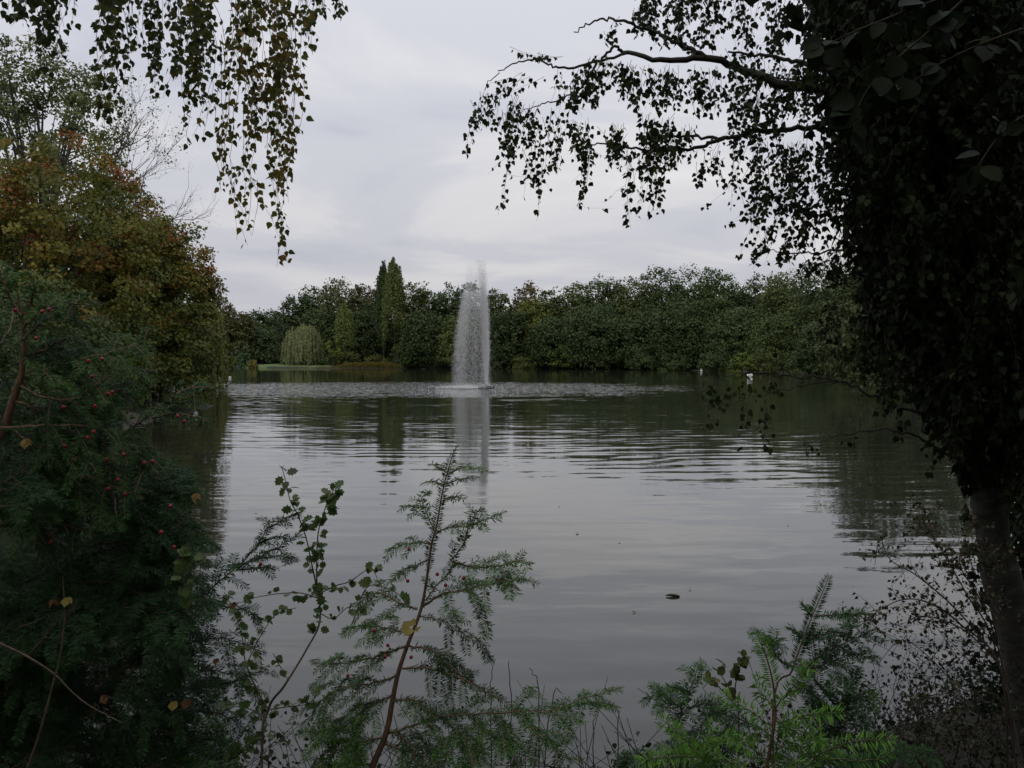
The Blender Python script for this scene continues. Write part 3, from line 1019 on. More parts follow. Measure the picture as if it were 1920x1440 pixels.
# ------------------------------------------------------------------ water birds
def swan(label, px, py, heading, scale, tucked=False, grp='white swans'):
    D = FPX * EYE / (py - HOR)
    x = (px - CX) / FPX * D
    th = thing('swan', label, 'swan', (x, D, 0), grp)
    A = Acc()

    def w(p_):
        p_ = np.asarray(p_, float) * scale
        ch, sh = math.cos(heading), math.sin(heading)
        return np.stack([x + p_[:, 0] * ch - p_[:, 1] * sh, D + p_[:, 0] * sh + p_[:, 1] * ch, p_[:, 2]], 1)
    s = np.linspace(0, 1, 16)
    ax = np.stack([-.62 + 1.12 * s, 0 * s, .10 + .20 * (1 - s) ** 2 + .05 * s], 1)
    tube(A, w(ax), scale * (.02 + .23 * np.sin(np.clip(s * 1.04, 0, 1) * math.pi) ** .7), 12)
    if tucked:
        nk = curve([(.42, 0, .18), (.55, 0, .38), (.42, 0, .52), (.15, .05, .42)], 12)
    else:
        nk = curve([(.40, 0, .16), (.58, 0, .34), (.50, 0, .60), (.52, 0, .78), (.66, 0, .84), (.74, 0, .80)], 16)
    rk = np.interp(np.linspace(0, 1, len(nk)), [0, .2, .7, .86, 1], [.12, .07, .045, .065, .03]) * scale
    tube(A, w(nk), rk, 9)
    # folded wings
    for sd in (-1, 1):
        q = np.stack([-.55 + .85 * s, sd * (.10 + .13 * np.sin(s * 3.1)), .30 + .10 * np.sin(s * 3.0)], 1)
        tube(A, w(q), scale * (.01 + .09 * np.sin(np.clip(s, 0, 1) * math.pi)), 8)
    A.build('body', M_white, th, True)
    if not tucked:
        A = Acc()
        tube(A, w(np.array([(.73, 0, .81), (.80, 0, .79), (.87, 0, .77)])), [.03 * scale, .022 * scale, .008 * scale], 6)
        A.build('beak', M_orange, th, True)


swan('white swan facing this way with upright neck, the smaller-looking one nearer the fountain', 1315, 697, 4.45, .62)
swan('white swan with its neck folded back, just above the low birch branch', 1406, 707, .5, .75, True)
swan('small white bird swimming far left beside the hanging yellow-green foliage', 430, 709, 3.4, .42, True)

for px, py, lab in [(407, 683, 'white post on the bank under the hanging foliage, left one of two'), (421, 684, 'white post on the bank near the slender bush, right one of two')]:
    D = 178
    q = at(px, py + 7, D)
    q2 = at(px, py - 7, D)
    A = Acc()
    tube(A, [(q[0], D, max(q[2], -.1)), (q[0], D, q2[2] - .05), (q[0], D, q2[2])], [.07, .07, .03], 8)
    o = A.build('marker_post', M_post)
    recentre(o, (q[0], D, 0))
    tag(o, lab, 'post', 'white posts on the left bank')


# floating bits
def on_water(px, py):
    D = EYE / math.tan(math.atan((py - CY) / FPX) + PITCH)
    return np.array(((px - CX) / FPX * math.hypot(D, EYE) * math.cos(math.atan((py - CY) / FPX)), D, 0.0))


w0 = on_water(1262, 1119)
A = Acc()
s = np.linspace(0, 1, 12)
q = w0 + np.stack([-.085 + .16 * s, .01 * np.sin(s * 5), .012 + .006 * np.sin(s * 4)], 1)
tube(A, q, .002 + .017 * np.sin(s * math.pi) ** .5 * (.6 + .5 * s), 8)
o = A.build('driftwood', M_wetwood, None, True)
recentre(o, w0)
tag(o, 'short dark piece of wood floating alone on the smooth water', 'driftwood')
rsf = np.random.RandomState(9)
flo = [(1297, 1106, 'pale curled leaf floating just behind the dark piece of wood'), (1189, 1150, 'tiny brown leaf floating left of and nearer than the dark wood'),
       (1048, 949, 'brown leaf floating right of the young yew top'), (479, 964, 'tiny dark leaf floating left of the lobed-leaf sapling top'),
       (425, 993, 'dark speck of leaf floating close to the yew reflection'), (1161, 1017, 'small leaf floating on the pale water right of the young yew'),
       (893, 1045, 'small dark leaf floating behind the young yew side shoots'), (1360, 900, 'dark leaf floating where the stripes of ripples begin'),
       (1080, 1000, 'small leaf floating above the tips of the yew branches'), (1480, 985, 'dark leaf floating left of the trunk reflection')]
for px, py, lab in flo:
    w0 = on_water(px, py)
    A = Acc()
    leaves(A, [w0 + (0, 0, .008)], [(math.cos(px), math.sin(px), .1)], [(.2, 0, 1)], .03 + .02 * rsf.rand() + .0006 * w0[1], OVAL, rsf.uniform(0, .5))
    o = A.build('floating_leaf', M_brown)
    recentre(o, w0)
    tag(o, lab, 'leaf', 'leaves floating on the lake')


# ------------------------------------------------------------------ single leaves as objects
_leafmesh = {}


def leaf_obj(tpl, mat, P, D, Nn, size, tint, parent, name='leaf'):
    b = min(int(tint * 6), 5)
    key = (id(tpl[0]), mat.name, b)
    if key not in _leafmesh:
        A_ = Acc()
        leaves(A_, [(0, 0, 0)], [(0, 1, 0)], [(0, 0, 1)], 1.0, tpl, (b + .5) / 6)
        _leafmesh[key] = A_.mesh('leaf', mat)
    o_ = bpy.data.objects.new(name, _leafmesh[key])
    COL.objects.link(o_)
    y_ = nrm(D)
    x_ = nrm(np.cross(y_, Nn))
    z_ = np.cross(x_, y_)
    Mx = Matrix(((x_[0], y_[0], z_[0]), (x_[1], y_[1], z_[1]), (x_[2], y_[2], z_[2]))).to_4x4() @ Matrix.Scale(float(size), 4)
    off = parent.location if parent is not None else Vector((0, 0, 0))
    Mx.translation = Vector(tuple(float(v) for v in P)) - off
    o_.parent = parent
    o_.matrix_local = Mx
    return o_


class LeafBag:
    """collects leaves; the first/nearest `single` become objects of their own, the rest one mesh"""

    def __init__(s, tpl, mat):
        s.tpl, s.mat, s.P, s.D, s.N, s.S, s.T = tpl, mat, [], [], [], [], []

    def add(s, P, D, Nn, S, T):
        P = np.asarray(P, float).reshape(-1, 3)
        n_ = len(P)
        s.P.append(P)
        s.D.append(np.broadcast_to(D, (n_, 3)))
        s.N.append(np.broadcast_to(Nn, (n_, 3)))
        s.S.append(np.broadcast_to(S, (n_,)))
        s.T.append(np.broadcast_to(T, (n_,)))

    def finish(s, parent, single=300, color=(1, 1, 1)):
        P, D, Nn, S, T = [np.concatenate(q_) for q_ in (s.P, s.D, s.N, s.S, s.T)]
        T = np.clip(T, 0, 1)
        v = P - np.array((0, 0, EYE))
        dep = v @ _F
        u_, w_ = CX + v[:, 0] / np.maximum(dep, .1) * FPX, CY - (v @ _U) / np.maximum(dep, .1) * FPX
        vis = (u_ > 0) & (u_ < 1920) & (w_ > 0) & (w_ < 1440) & (dep > .1)
        score = np.where(vis, S / np.maximum(dep, .1), 0)
        order = np.argsort(-score)
        k = min(single, int(vis.sum()))
        for i in order[:k]:
            o_ = leaf_obj(s.tpl, s.mat, P[i], D[i], Nn[i], S[i], T[i], parent)
            o_.color = (*color, 1)
        rest = order[k:]
        if len(rest):
            A_ = Acc()
            leaves(A_, P[rest], D[rest], Nn[rest], S[rest], s.tpl, T[rest])
            A_.build('leaves', s.mat, parent, kind='stuff').color = (*color, 1)


# ------------------------------------------------------------------ birches
def strand(bag, W, p0, p1, rs, size, gap, tint, thick=.0018, sag=.0, jit=.012, r0=None):
    """a thin hanging twig from p0 to p1 with leaves"""
    p0, p1 = np.asarray(p0, float), np.asarray(p1, float)
    ln = np.linalg.norm(p1 - p0)
    k = max(int(ln / .05), 4)
    mid = (p0 + p1) / 2 + rs.normal(0, .08 * ln, 3) * (1, 1, .3) + np.array((0, 0, sag * ln))
    q = curve([p0, mid, p1], k)
    q[1:-1] += rs.normal(0, .004, (k - 2, 3))
    tube(W, q, np.linspace(thick, thick * .4, k), 3)
    m_ = max(int(ln / gap), 2)
    u = rs.uniform(0.03, 1, m_) * (k - 1)
    i = np.minimum(u.astype(int), k - 2)
    f = (u - i)[:, None]
    P = q[i] * (1 - f) + q[i + 1] * f
    side = rs.normal(0, 1, (m_, 3)) * (1, 1, .25)
    D = nrm(nrm(side) * .6 + np.array((0, 0, -.85)) + rs.normal(0, .2, (m_, 3)))
    pet = nrm(side + np.array((0, 0, -.3))) * jit * rs.uniform(.5, 1.8, m_)[:, None]
    bag.add(P + pet, D, rdir(m_, rs) * (1, 1, .5) + 1e-3, size * rs.uniform(.6, 1.2, m_), np.clip(tint + rs.normal(0, .16, m_), 0, 1))
    return q


rl = np.random.RandomState(21)
birchL = thing('birch_tree', 'birch on the left whose thin twigs hang into the top left of the view', 'birch', (-5.2, 3.6, gz(-5.2, 3.6)), 'birches framing the view')
W = Acc()
b0 = np.array((-5.2, 3.6, gz(-5.2, 3.6)))
tr = curve([b0 - (0, 0, .2), b0 + (.1, .1, 2.5), b0 + (.4, .4, 5.2), b0 + (.5, .6, 8.5)], 18)
tube(W, tr, np.linspace(.17, .05, 18), 10)
W.build('trunk', M_birchbark, birchL, True)
limbsL = [[tr[9], at(-60, -240, 5.0), at(180, -190, 5.0), at(420, -150, 5.1), at(620, -60, 5.2), at(660, -20, 5.2)],
          [tr[8], at(-140, -150, 4.6), at(60, -120, 4.6), at(230, -60, 4.6), at(330, -20, 4.7)],
          [tr[11], at(100, -420, 5.6), at(380, -300, 5.5), at(520, -120, 5.3), at(535, -10, 5.2)]]
for lm in limbsL:
    W = Acc()
    tube(W, curve(lm, 26), np.linspace(.045, .006, 26), 6)
    W.build('limb', M_bark, birchL, True)
bag = LeafBag(BIRCH, M_birchL)
W = Acc()
drL = [  # x0,y0, x1,y1, strands, x-spread, gap(m), tint, depth
    (215, -60, 205, 262, 9, 22, .017, .35, 4.7), (200, -60, 235, 150, 6, 26, .018, .3, 4.7), (235, -60, 262, 90, 3, 20, .018, .35, 4.7),
    (290, -60, 290, 188, 8, 20, .017, .3, 4.7), (330, -60, 322, 150, 5, 14, .017, .3, 4.8), (360, -60, 355, 270, 8, 22, .018, .4, 4.8),
    (380, -60, 378, 180, 7, 20, .018, .4, 4.8), (372, -40, 366, 268, 4, 22, .018, .4, 4.8),
    (440, -60, 440, 130, 7, 26, .019, .5, 5.0), (470, -60, 465, 280, 6, 24, .020, .62, 5.0), (500, -60, 508, 250, 8, 26, .018, .6, 5.0),
    (535, -60, 540, 230, 8, 18, .018, .62, 5.0), (425, 60, 418, 380, 5, 20, .030, .6, 5.0), (462, 100, 455, 450, 5, 18, .026, .66, 5.0),
    (505, 80, 528, 500, 6, 12, .019, .66, 5.0), (538, 60, 524, 440, 5, 12, .019, .62, 5.0), (545, 60, 546, 380, 3, 10, .032, .6, 5.0),
    (470, 330, 470, 460, 3, 26, .028, .7, 5.0), (500, -60, 470, 60, 7, 40, .018, .5, 5.0), (575, -60, 568, 60, 7, 24, .018, .45, 5.1),
    (560, -60, 586, 90, 3, 10, .022, .5, 5.1), (620, -60, 640, 30, 6, 22, .018, .4, 5.1), (600, -50, 605, 30, 5, 20, .018, .4, 5.1),
    (60, -80, 45, 60, 9, 50, .020, .15, 4.3), (110, -80, 100, 110, 7, 28, .022, .12, 4.3), (70, -80, 85, 150, 7, 22, .017, .12, 4.3), (10, -80, 10, 40, 6, 30, .017, .1, 4.3),
    (135, -60, 140, 50, 2, 14, .04, .3, 4.5), (400, -60, 395, 80, 2, 14, .022, .4, 4.9), (255, -60, 240, 40, 3, 24, .024, .35, 4.7)]
for (x0, y0, x1, y1, n_, sp_, gap, ti, D_) in drL:
    for k in range(n_):
        dj = rl.uniform(-.35, .35)
        e = rl.uniform(.62, 1.0) if k else 1.0
        xa, xb = x0 + rl.normal(0, sp_ * .6), x1 + rl.normal(0, sp_ * .45)
        p0 = at(xa, y0 + (abs(rl.normal(0, 14)) if y0 > 0 else 0), D_ + dj)
        p1 = at(xa * (1 - e) + xb * e, y0 + (y1 - y0) * e, D_ + dj + rl.normal(0, .05))
        q = strand(bag, W, p0, p1, rl, .0345, gap * 1.4, ti, .0016)
        if rl.rand() < .35 and len(q) > 6:
            i = rl.randint(2, len(q) - 2)
            p2 = q[i] + np.array((rl.normal(0, .07), rl.normal(0, .05), -rl.uniform(.1, .22)))
            strand(bag, W, q[i], p2, rl, .034, gap * 1.4, ti, .001)
W.build('twigs', M_twig, birchL, kind='stuff')
bag.finish(birchL, 300)

rr = np.random.RandomState(22)
DB = 5.8
bx = at(1950, 1440, DB)
g0 = np.array((bx[0] + .05, DB, gz(bx[0], DB)))
birchR = thing('birch_tree', 'big dark birch leaning in at the right edge, its leafy limbs reaching over the lake', 'birch', g0, 'birches framing the view')
W = Acc()
tr = curve([g0 - (0, 0, .3), at(1950, 1400, DB), at(1915, 1230, DB), at(1868, 1040, DB), at(1845, 880, DB), at(1815, 740, DB), at(1780, 560, DB), at(1745, 360, DB), at(1715, 120, DB), at(1695, -200, DB), at(1700, -700, DB), at(1720, -1500, DB)], 60)
s = np.linspace(0, 1, 60)
rad = .125 * (1 - .72 * s) * (1 + .05 * np.sin(s * 57) + .04 * np.sin(s * 101 + 1))
rad[0:3] *= 1.35
tube(W, tr, rad, 14)
W.build('trunk', M_birchbark, birchR, True)


def tp(y_):  # trunk point by photo height
    k = min(range(60), key=lambda i_: abs((CY - (tr[i_] - (0, 0, EYE)) @ _U / ((tr[i_] - (0, 0, EYE)) @ _F) * FPX) - y_))
    return tr[k]


limbsR = [
    ([tp(330), at(1640, 200, 5.8), at(1534, 167, 5.9), at(1474, 159, 5.9), at(1402, 135, 6), at(1327, 109, 6), at(1252, 114, 6), at(1177, 99, 6.1), at(1151, 86, 6.1)], .040),
    ([at(1327, 109, 6), at(1271, 81, 6), at(1215, 56, 6.1), at(1162, 39, 6.1), at(1117, 39, 6.2), at(1076, 60, 6.2)], .016),
    ([tp(380), at(1640, 262, 6.2), at(1530, 242, 6.3), at(1425, 246, 6.3), at(1357, 260, 6.3), at(1290, 255, 6.4), at(1215, 255, 6.4)], .024),
    ([at(1357, 260, 6.3), at(1290, 279, 6.2), at(1210, 282, 6.2), at(1140, 270, 6.2), at(1080, 275, 6.2)], .013),
    ([tp(240), at(1620, 150, 5.6), at(1537, 129, 5.7), at(1459, 109, 5.8), at(1365, 97, 5.9)], .026),
    ([at(1151, 86, 6.1), at(1110, 130, 6.1), at(1085, 170, 6.1), at(1020, 195, 6.1), at(975, 210, 6.1)], .009),
    ([at(1177, 99, 6.1), at(1060, 128, 6.1), at(1005, 112, 6.1), at(950, 125, 6.1), at(910, 165, 6.1)], .009),
    ([tp(760), at(1740, 775, 5.6), at(1640, 745, 5.5), at(1570, 712, 5.5), at(1480, 706, 5.5), at(1400, 700, 5.5), at(1330, 712, 5.5)], .010),
    ([at(1570, 712, 5.5), at(1480, 728, 5.4), at(1400, 748, 5.4), at(1340, 770, 5.4)], .004),
    ([tp(880), at(1700, 812, 5.3), at(1600, 812, 5.3), at(1520, 830, 5.3)], .009),
    ([tp(100), at(1560, 20, 5.6), at(1400, -60, 5.7), at(1250, -50, 5.9), at(1190, 0, 6.0)], .03),
    ([tp(520), at(1700, 520, 6.0), at(1600, 470, 6.1), at(1520, 475, 6.1), at(1440, 470, 6.2)], .012),
    ([tp(-300), at(1500, -500, 5.0), at(1200, -600, 4.2), at(900, -620, 3.4)], .05),
    ([tp(0), at(1900, -200, 5.0), at(2100, -300, 4.0), at(2300, -300, 3)], .05),
]
for lm, r_ in limbsR:
    W = Acc()
    q = curve(lm, 40)
    q[2:-1] += rr.normal(0, .006, (37, 3))
    tube(W, q, np.linspace(r_, r_ * .22, 40), 7)
    W.build('limb', M_bark, birchR, True)
bag = LeafBag(BIRCH, M_birch)
W = Acc()
drR = [
    (1000, 85, 1010, 110, 6, 40, .022, .3, 6.1), (960, 130, 930, 180, 8, 36, .019, .3, 6.1), (915, 170, 900, 250, 10, 26, .019, .3, 6.1), (905, 190, 872, 290, 3, 10, .022, .3, 6.1),
    (940, 190, 935, 405, 3, 12, .026, .3, 6.1), (960, 170, 955, 300, 9, 24, .021, .3, 6.1), (1000, 180, 985, 300, 9, 26, .02, .3, 6.1), (1010, 220, 1015, 415, 3, 12, .024, .3, 6.1),
    (1040, 200, 1035, 330, 8, 24, .021, .3, 6.1), (990, 260, 1000, 380, 4, 20, .026, .3, 6.1), (1080, 120, 1060, 220, 10, 34, .019, .3, 6.1), (1120, 100, 1110, 200, 10, 30, .018, .3, 6.1),
    (1090, 260, 1092, 392, 4, 14, .024, .3, 6.1), (1100, 220, 1100, 310, 9, 28, .019, .35, 6.1), (1150, 230, 1150, 320, 12, 30, .017, .4, 6.1), (1180, 260, 1182, 430, 4, 9, .021, .35, 6.1),
    (1205, 270, 1212, 415, 5, 10, .021, .35, 6.1), (1240, 270, 1240, 400, 5, 10, .021, .3, 6.1), (1230, 210, 1230, 320, 14, 36, .016, .4, 6.1), (1280, 230, 1275, 320, 12, 34, .017, .4, 6.1),
    (1310, 280, 1308, 355, 5, 12, .023, .3, 6.1), (1340, 270, 1340, 340, 7, 20, .024, .3, 6.1), (1160, 110, 1170, 190, 10, 34, .019, .3, 6.1), (1210, 120, 1215, 210, 11, 34, .018, .3, 6.1),
    (1260, 120, 1260, 200, 11, 34, .019, .3, 6.0), (1320, 120, 1320, 220, 12, 34, .018, .3, 6.0), (1385, 145, 1385, 250, 12, 34, .018, .3, 6.0), (1440, 165, 1440, 280, 12, 34, .018, .3, 6.0),
    (1215, -40, 1220, 70, 10, 26, .018, .3, 6.0), (1270, -40, 1265, 90, 11, 30, .018, .3, 6.0), (1330, -40, 1330, 100, 11, 34, .019, .3, 6.0), (1390, -40, 1395, 110, 8, 30, .023, .3, 5.9),
    (1450, -40, 1450, 120, 8, 30, .022, .3, 5.9), (1150, 50, 1145, 80, 5, 18, .022, .3, 6.1), (1190, 0, 1200, 70, 6, 12, .02, .3, 6.1), (1160, 30, 1150, 65, 4, 8, .02, .3, 6.1),
    (1400, 90, 1400, 180, 9, 36, .019, .3, 6.0), (1470, 110, 1470, 220, 12, 36, .017, .3, 5.9), (1520, 100, 1520, 240, 12, 30, .017, .3, 5.8), (1380, 230, 1370, 400, 6, 16, .025, .3, 6.2),
    (1420, 250, 1412, 430, 7, 18, .022, .35, 6.2), (1460, 260, 1460, 440, 9, 26, .021, .4, 6.2), (1500, 260, 1505, 440, 11, 28, .019, .35, 6.1), (1545, 260, 1550, 470, 13, 28, .018, .3, 6.0),
    (1590, 260, 1595, 480, 14, 26, .017, .3, 5.9), (1450, 420, 1405, 505, 6, 14, .022, .3, 6.2), (1480, 440, 1450, 500, 7, 22, .022, .3, 6.2), (1530, 460, 1510, 520, 8, 26, .02, .3, 6.1),
    (1580, 450, 1570, 540, 10, 26, .018, .25, 6.0), (1440, 300, 1420, 480, 5, 20, .024, .35, 6.2), (1500, 390, 1500, 500, 8, 24, .02, .3, 6.1),
    (1340, 705, 1330, 760, 6, 26, .02, .45, 5.5), (1400, 700, 1400, 760, 5, 24, .022, .45, 5.5), (1370, 720, 1320, 830, 3, 10, .028, .3, 5.4), (1400, 745, 1390, 840, 4, 16, .024, .35, 5.4),
    (1430, 740, 1430, 850, 4, 12, .026, .3, 5.4), (1520, 815, 1520, 850, 4, 16, .022, .25, 5.3), (1450, 700, 1450, 740, 5, 26, .024, .4, 5.5), (1600, 812, 1590, 830, 3, 30, .03, .2, 5.3),
    (1560, 560, 1560, 660, 8, 34, .022, .3, 5.8), (1480, 590, 1470, 690, 5, 40, .03, .4, 5.7), (1620, 560, 1620, 720, 14, 36, .016, .2, 5.7), (1680, 640, 1680, 790, 14, 34, .016, .15, 5.6)]
for (x0, y0, x1, y1, n_, sp_, gap, ti, D_) in drR:
    for k in range(int(n_ * (1.45 if n_ >= 7 and x0 > 1050 and y1 < 560 else 1.1))):
        dj = rr.uniform(-.5, .5)
        e = rr.uniform(.6, 1.0) if k else 1.0
        xa, xb = x0 + rr.normal(0, sp_ * .6), x1 + rr.normal(0, sp_ * .5)
        p0 = at(xa, y0 + abs(rr.normal(0, 18)), D_ + dj)
        p1 = at(xa * (1 - e) + xb * e, y0 + (y1 - y0) * e, D_ + dj + rr.normal(0, .05))
        q = strand(bag, W, p0, p1, rr, .035, gap * 1.3, ti - .08, .0015)
        if rr.rand() < .55 and len(q) > 5:
            i = rr.randint(1, len(q) - 1)
            p2 = q[i] + np.array((rr.normal(-.03, .12), rr.normal(0, .06), -rr.uniform(.02, .16)))
            strand(bag, W, q[i], p2, rr, .033, gap * 1.5, ti - .08, .001)
# dense crown heart round the trunk, its deep shade put into near-black leaves
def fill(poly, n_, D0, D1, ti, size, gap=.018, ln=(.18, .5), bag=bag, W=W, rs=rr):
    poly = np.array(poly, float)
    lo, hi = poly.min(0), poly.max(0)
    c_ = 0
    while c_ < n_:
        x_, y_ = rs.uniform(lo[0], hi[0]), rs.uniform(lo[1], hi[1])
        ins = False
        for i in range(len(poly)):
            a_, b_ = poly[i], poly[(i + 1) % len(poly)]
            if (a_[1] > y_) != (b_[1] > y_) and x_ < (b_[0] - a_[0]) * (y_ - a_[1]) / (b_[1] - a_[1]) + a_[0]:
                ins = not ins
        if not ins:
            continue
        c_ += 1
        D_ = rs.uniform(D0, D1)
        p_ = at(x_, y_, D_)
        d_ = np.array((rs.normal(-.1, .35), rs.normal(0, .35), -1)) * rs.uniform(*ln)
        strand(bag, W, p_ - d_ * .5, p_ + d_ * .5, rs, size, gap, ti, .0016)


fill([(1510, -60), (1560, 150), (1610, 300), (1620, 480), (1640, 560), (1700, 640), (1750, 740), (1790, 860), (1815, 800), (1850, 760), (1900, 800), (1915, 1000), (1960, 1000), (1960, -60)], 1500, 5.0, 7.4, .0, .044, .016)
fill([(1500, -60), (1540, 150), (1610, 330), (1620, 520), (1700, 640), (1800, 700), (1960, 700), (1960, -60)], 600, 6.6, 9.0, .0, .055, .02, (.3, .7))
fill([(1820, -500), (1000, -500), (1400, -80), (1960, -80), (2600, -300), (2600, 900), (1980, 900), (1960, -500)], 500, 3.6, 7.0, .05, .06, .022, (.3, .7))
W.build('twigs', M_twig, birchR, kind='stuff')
# ivy wrapped thick round the upper trunk; deep shade put into its dark tint
A = Acc()
n = 24000
i = rr.randint(21, 52, n)
f = rr.uniform(0, 1, (n, 1))
od = nrm(rr.normal(0, 1, (n, 3)) * (1, 1, .25))
thk = np.interp(i, [21, 24, 27, 31, 52], [.14, .22, .36, .55, .7]) * (.8 + .25 * np.sin(i * 1.3))
P = tr[i] * (1 - f) + tr[i + 1] * f + od * (rr.uniform(.25, 1.0, n) * thk)[:, None]
leaves(A, P, nrm(rr.normal(0, .5, (n, 3)) + (0, 0, -1)), od + rr.normal(0, .4, (n, 3)), rr.uniform(.045, .08, n), BIRCH, rr.uniform(0, .12, n))
A.build('ivy', M_birch, birchR, kind='stuff').color = (.8, .85, .8, 1)
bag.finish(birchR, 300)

# second trunk at the very edge
W = Acc()
q = curve([at(1985, 1700, 6.6), at(1965, 1200, 6.6), at(1945, 700, 6.6), at(1935, 200, 6.6), at(1930, -300, 6.6)], 30)
q[0][2] = gz(q[0][0], q[0][1]) - .2
trk2 = thing('ivy_clad_tree', 'second black trunk cut off by the right edge behind the leaning birch', 'tree', q[0])
tube(W, q, np.linspace(.17, .10, 30), 10)
W.build('trunk', M_bark, trk2, True)
A = Acc()
n = 9000
i = RS.randint(0, 29, n)
f = RS.uniform(0, 1, (n, 1))
P = q[i] * (1 - f) + q[i + 1] * f
od = nrm(RS.normal(0, 1, (n, 3)) * (1, 1, .2))
P = P + od * RS.uniform(.12, .5, (n, 1))
leaves(A, P, nrm(RS.normal(0, .6, (n, 3)) + (0, 0, -1)), od + RS.normal(0, .4, (n, 3)), RS.uniform(.04, .08, n), BIRCH, RS.uniform(0, .3, n))
A.build('ivy', M_birch, trk2, kind='stuff').color = (.6, .7, .7, 1)

# hazel spray with big round leaves, very near the lens, top right
rh = np.random.RandomState(33)
hz = thing('hazel_branch', 'near branch with large round dark leaves hanging in from the top right corner', 'branch', at(1900, -200, 2.3))
W = Acc()
hb = LeafBag(OVAL, M_birch)
for lm in [[at(2050, -160, 2.2), at(1850, -40, 2.3), at(1700, 20, 2.3), at(1600, 60, 2.35), at(1540, 90, 2.35)], [at(2100, 0, 2.4), at(1900, 60, 2.4), at(1780, 110, 2.4), at(1700, 160, 2.4)],
           [at(2050, 160, 2.6), at(1900, 230, 2.6), at(1820, 330, 2.6)], [at(1850, -40, 2.3), at(1740, 60, 2.3), at(1640, 150, 2.3), at(1590, 240, 2.3)]]:
    q = curve(lm, 22)
    tube(W, q, np.linspace(.004, .0014, 22), 5)
    for k in range(26):
        i = rh.randint(2, 22)
        sd = nrm(rh.normal(0, 1, 3) * (1, .6, .6) + (0, 0, -.5))
        hb.add([q[i] + sd * .012], nrm(sd + (0, 0, -.4)), nrm(rh.normal(0, .45, 3) + (0, -.8, .55)), rh.uniform(.04, .062), rh.uniform(.0, .45))
W.build('twig', M_twig, hz, True)
hb.finish(hz, 300, (.36, .42, .36))


# ------------------------------------------------------------------ yews
NUP = [0.05, -.35, 1.0, 1.15, .30]   # which way sprays face, and needle width


def needles(acc, q, rs, nl, gap, tint, flat=.8, both=True, start=0.0):
    """rank the needles along polyline q"""
    seg = np.linalg.norm(np.diff(q, axis=0), axis=1)
    cum = np.concatenate([[0], np.cumsum(seg)])
    ln = cum[-1]
    m_ = int(ln * (1 - start) / (gap * .82))
    if m_ < 2:
        return
    s_ = np.linspace(ln * start, ln * .995, m_)
    i = np.clip(np.searchsorted(cum, s_) - 1, 0, len(q) - 2)
    f = ((s_ - cum[i]) / (seg[i] + 1e-9))[:, None]
    P = q[i] * (1 - f) + q[i + 1] * f
    tdir = nrm(q[i + 1] - q[i])
    side = nrm(np.cross(tdir, np.array(NUP[:3])))
    upv = np.cross(side, tdir)
    sg = np.where(np.arange(m_) % 2 == 0, 1.0, -1.0)[:, None]
    fw = .45 + .5 * smooth(.82, 1.0, s_ / ln)[:, None]
    D = nrm(side * sg * 1.0 + tdir * fw + upv * (rs.normal(.05, NUP[4], (m_, 1))) + rs.normal(0, .33 * NUP[4], (m_, 3)) + np.array((0, 0, -.10)))
    sz = nl * 1.08 * rs.uniform(.78, 1.1, m_) * (1 - .45 * smooth(.88, 1.0, s_ / ln)) * (.6 + .4 * smooth(0, .12, s_ / ln))
    leaves(acc, P, D, nrm(upv + rs.normal(0, .3, (m_, 3))), sz, NEEDLE, np.clip(tint + .22 * s_ / ln + rs.normal(0, .10, m_), 0, 1), NUP[3])


def yew_branch(parent, pts, rs, r0=.004, sub=.16, nsub=None, tint=.4, nl=.022, gap=.0026, sstart=.15, wood=None, down=.25, nstart=.0, name='branch', level2=True, berries=None, cone=.9):
    """one branch (wood) with its needles as a child"""
    pts = [np.asarray(p_, float) for p_ in pts]
    q = curve(pts, max(8, 6 * len(pts)))
    q[1:-1] += rs.normal(0, .0015, (len(q) - 2, 3))
    W_, A_ = Acc(), Acc()
    ln = np.linalg.norm(np.diff(q, axis=0), axis=1).sum()
    tube(W_, q, np.linspace(r0, r0 * .3, len(q)), 6)
    needles(A_, q, rs, nl, gap, tint, start=nstart)
    nsub = nsub if nsub is not None else int(ln * (1 - sstart) / .038)
    for k in range(nsub):
        u = sstart + (1 - sstart) * (k + rs.uniform(.2, .8)) / max(nsub, 1) * .95
        i = min(int(u * (len(q) - 1)), len(q) - 2)
        tdir = nrm(q[i + 1] - q[i])
        side = nrm(np.cross(tdir, np.array((rs.normal(0, .35), -.5 + rs.normal(0, .3), 1.0))))
        sg = 1 if k % 2 else -1
        l_ = sub * (1.05 - .72 * u) * rs.uniform(.65, 1.15)
        if l_ < .02:
            continue
        d0 = nrm(tdir * .75 + side * sg * cone + rs.normal(0, .12, 3))
        s0 = q[i]
        s1 = s0 + d0 * l_ * .5 + (0, 0, -down * .12 * l_)
        s2 = s0 + d0 * l_ + tdir * l_ * .12 + np.array((0, 0, -down * l_))
        sq = curve([s0, s1, s2], 7)
        tube(W_, sq, np.linspace(r0 * .42, r0 * .2, 7), 3)
        needles(A_, sq, rs, nl * .92, gap, tint + rs.normal(0, .06))
        if level2 and l_ > .085:
            for k2 in range(int(l_ / .035)):
                j = rs.randint(2, 6)
                td = nrm(sq[j + 1 if j < 6 else j] - sq[j - 1])
                sd = nrm(np.cross(td, (rs.normal(0, .3), -.5, 1.0))) * (1 if k2 % 2 else -1)
                l2 = l_ * rs.uniform(.28, .5)
                dd = nrm(td * .8 + sd * .8)
                tq = curve([sq[j], sq[j] + dd * l2 * .5, sq[j] + dd * l2 + (0, 0, -down * l2 * .9)], 5)
                tube(W_, tq, np.linspace(r0 * .25, r0 * .15, 5), 3)
                needles(A_, tq, rs, nl * .85, gap, tint + .08)
    b_ = W_.build(name, wood or M_yewstem, parent, True)
    n_ = A_.build('needles', M_yew, b_, kind='stuff')
    return b_, q


_berry = None


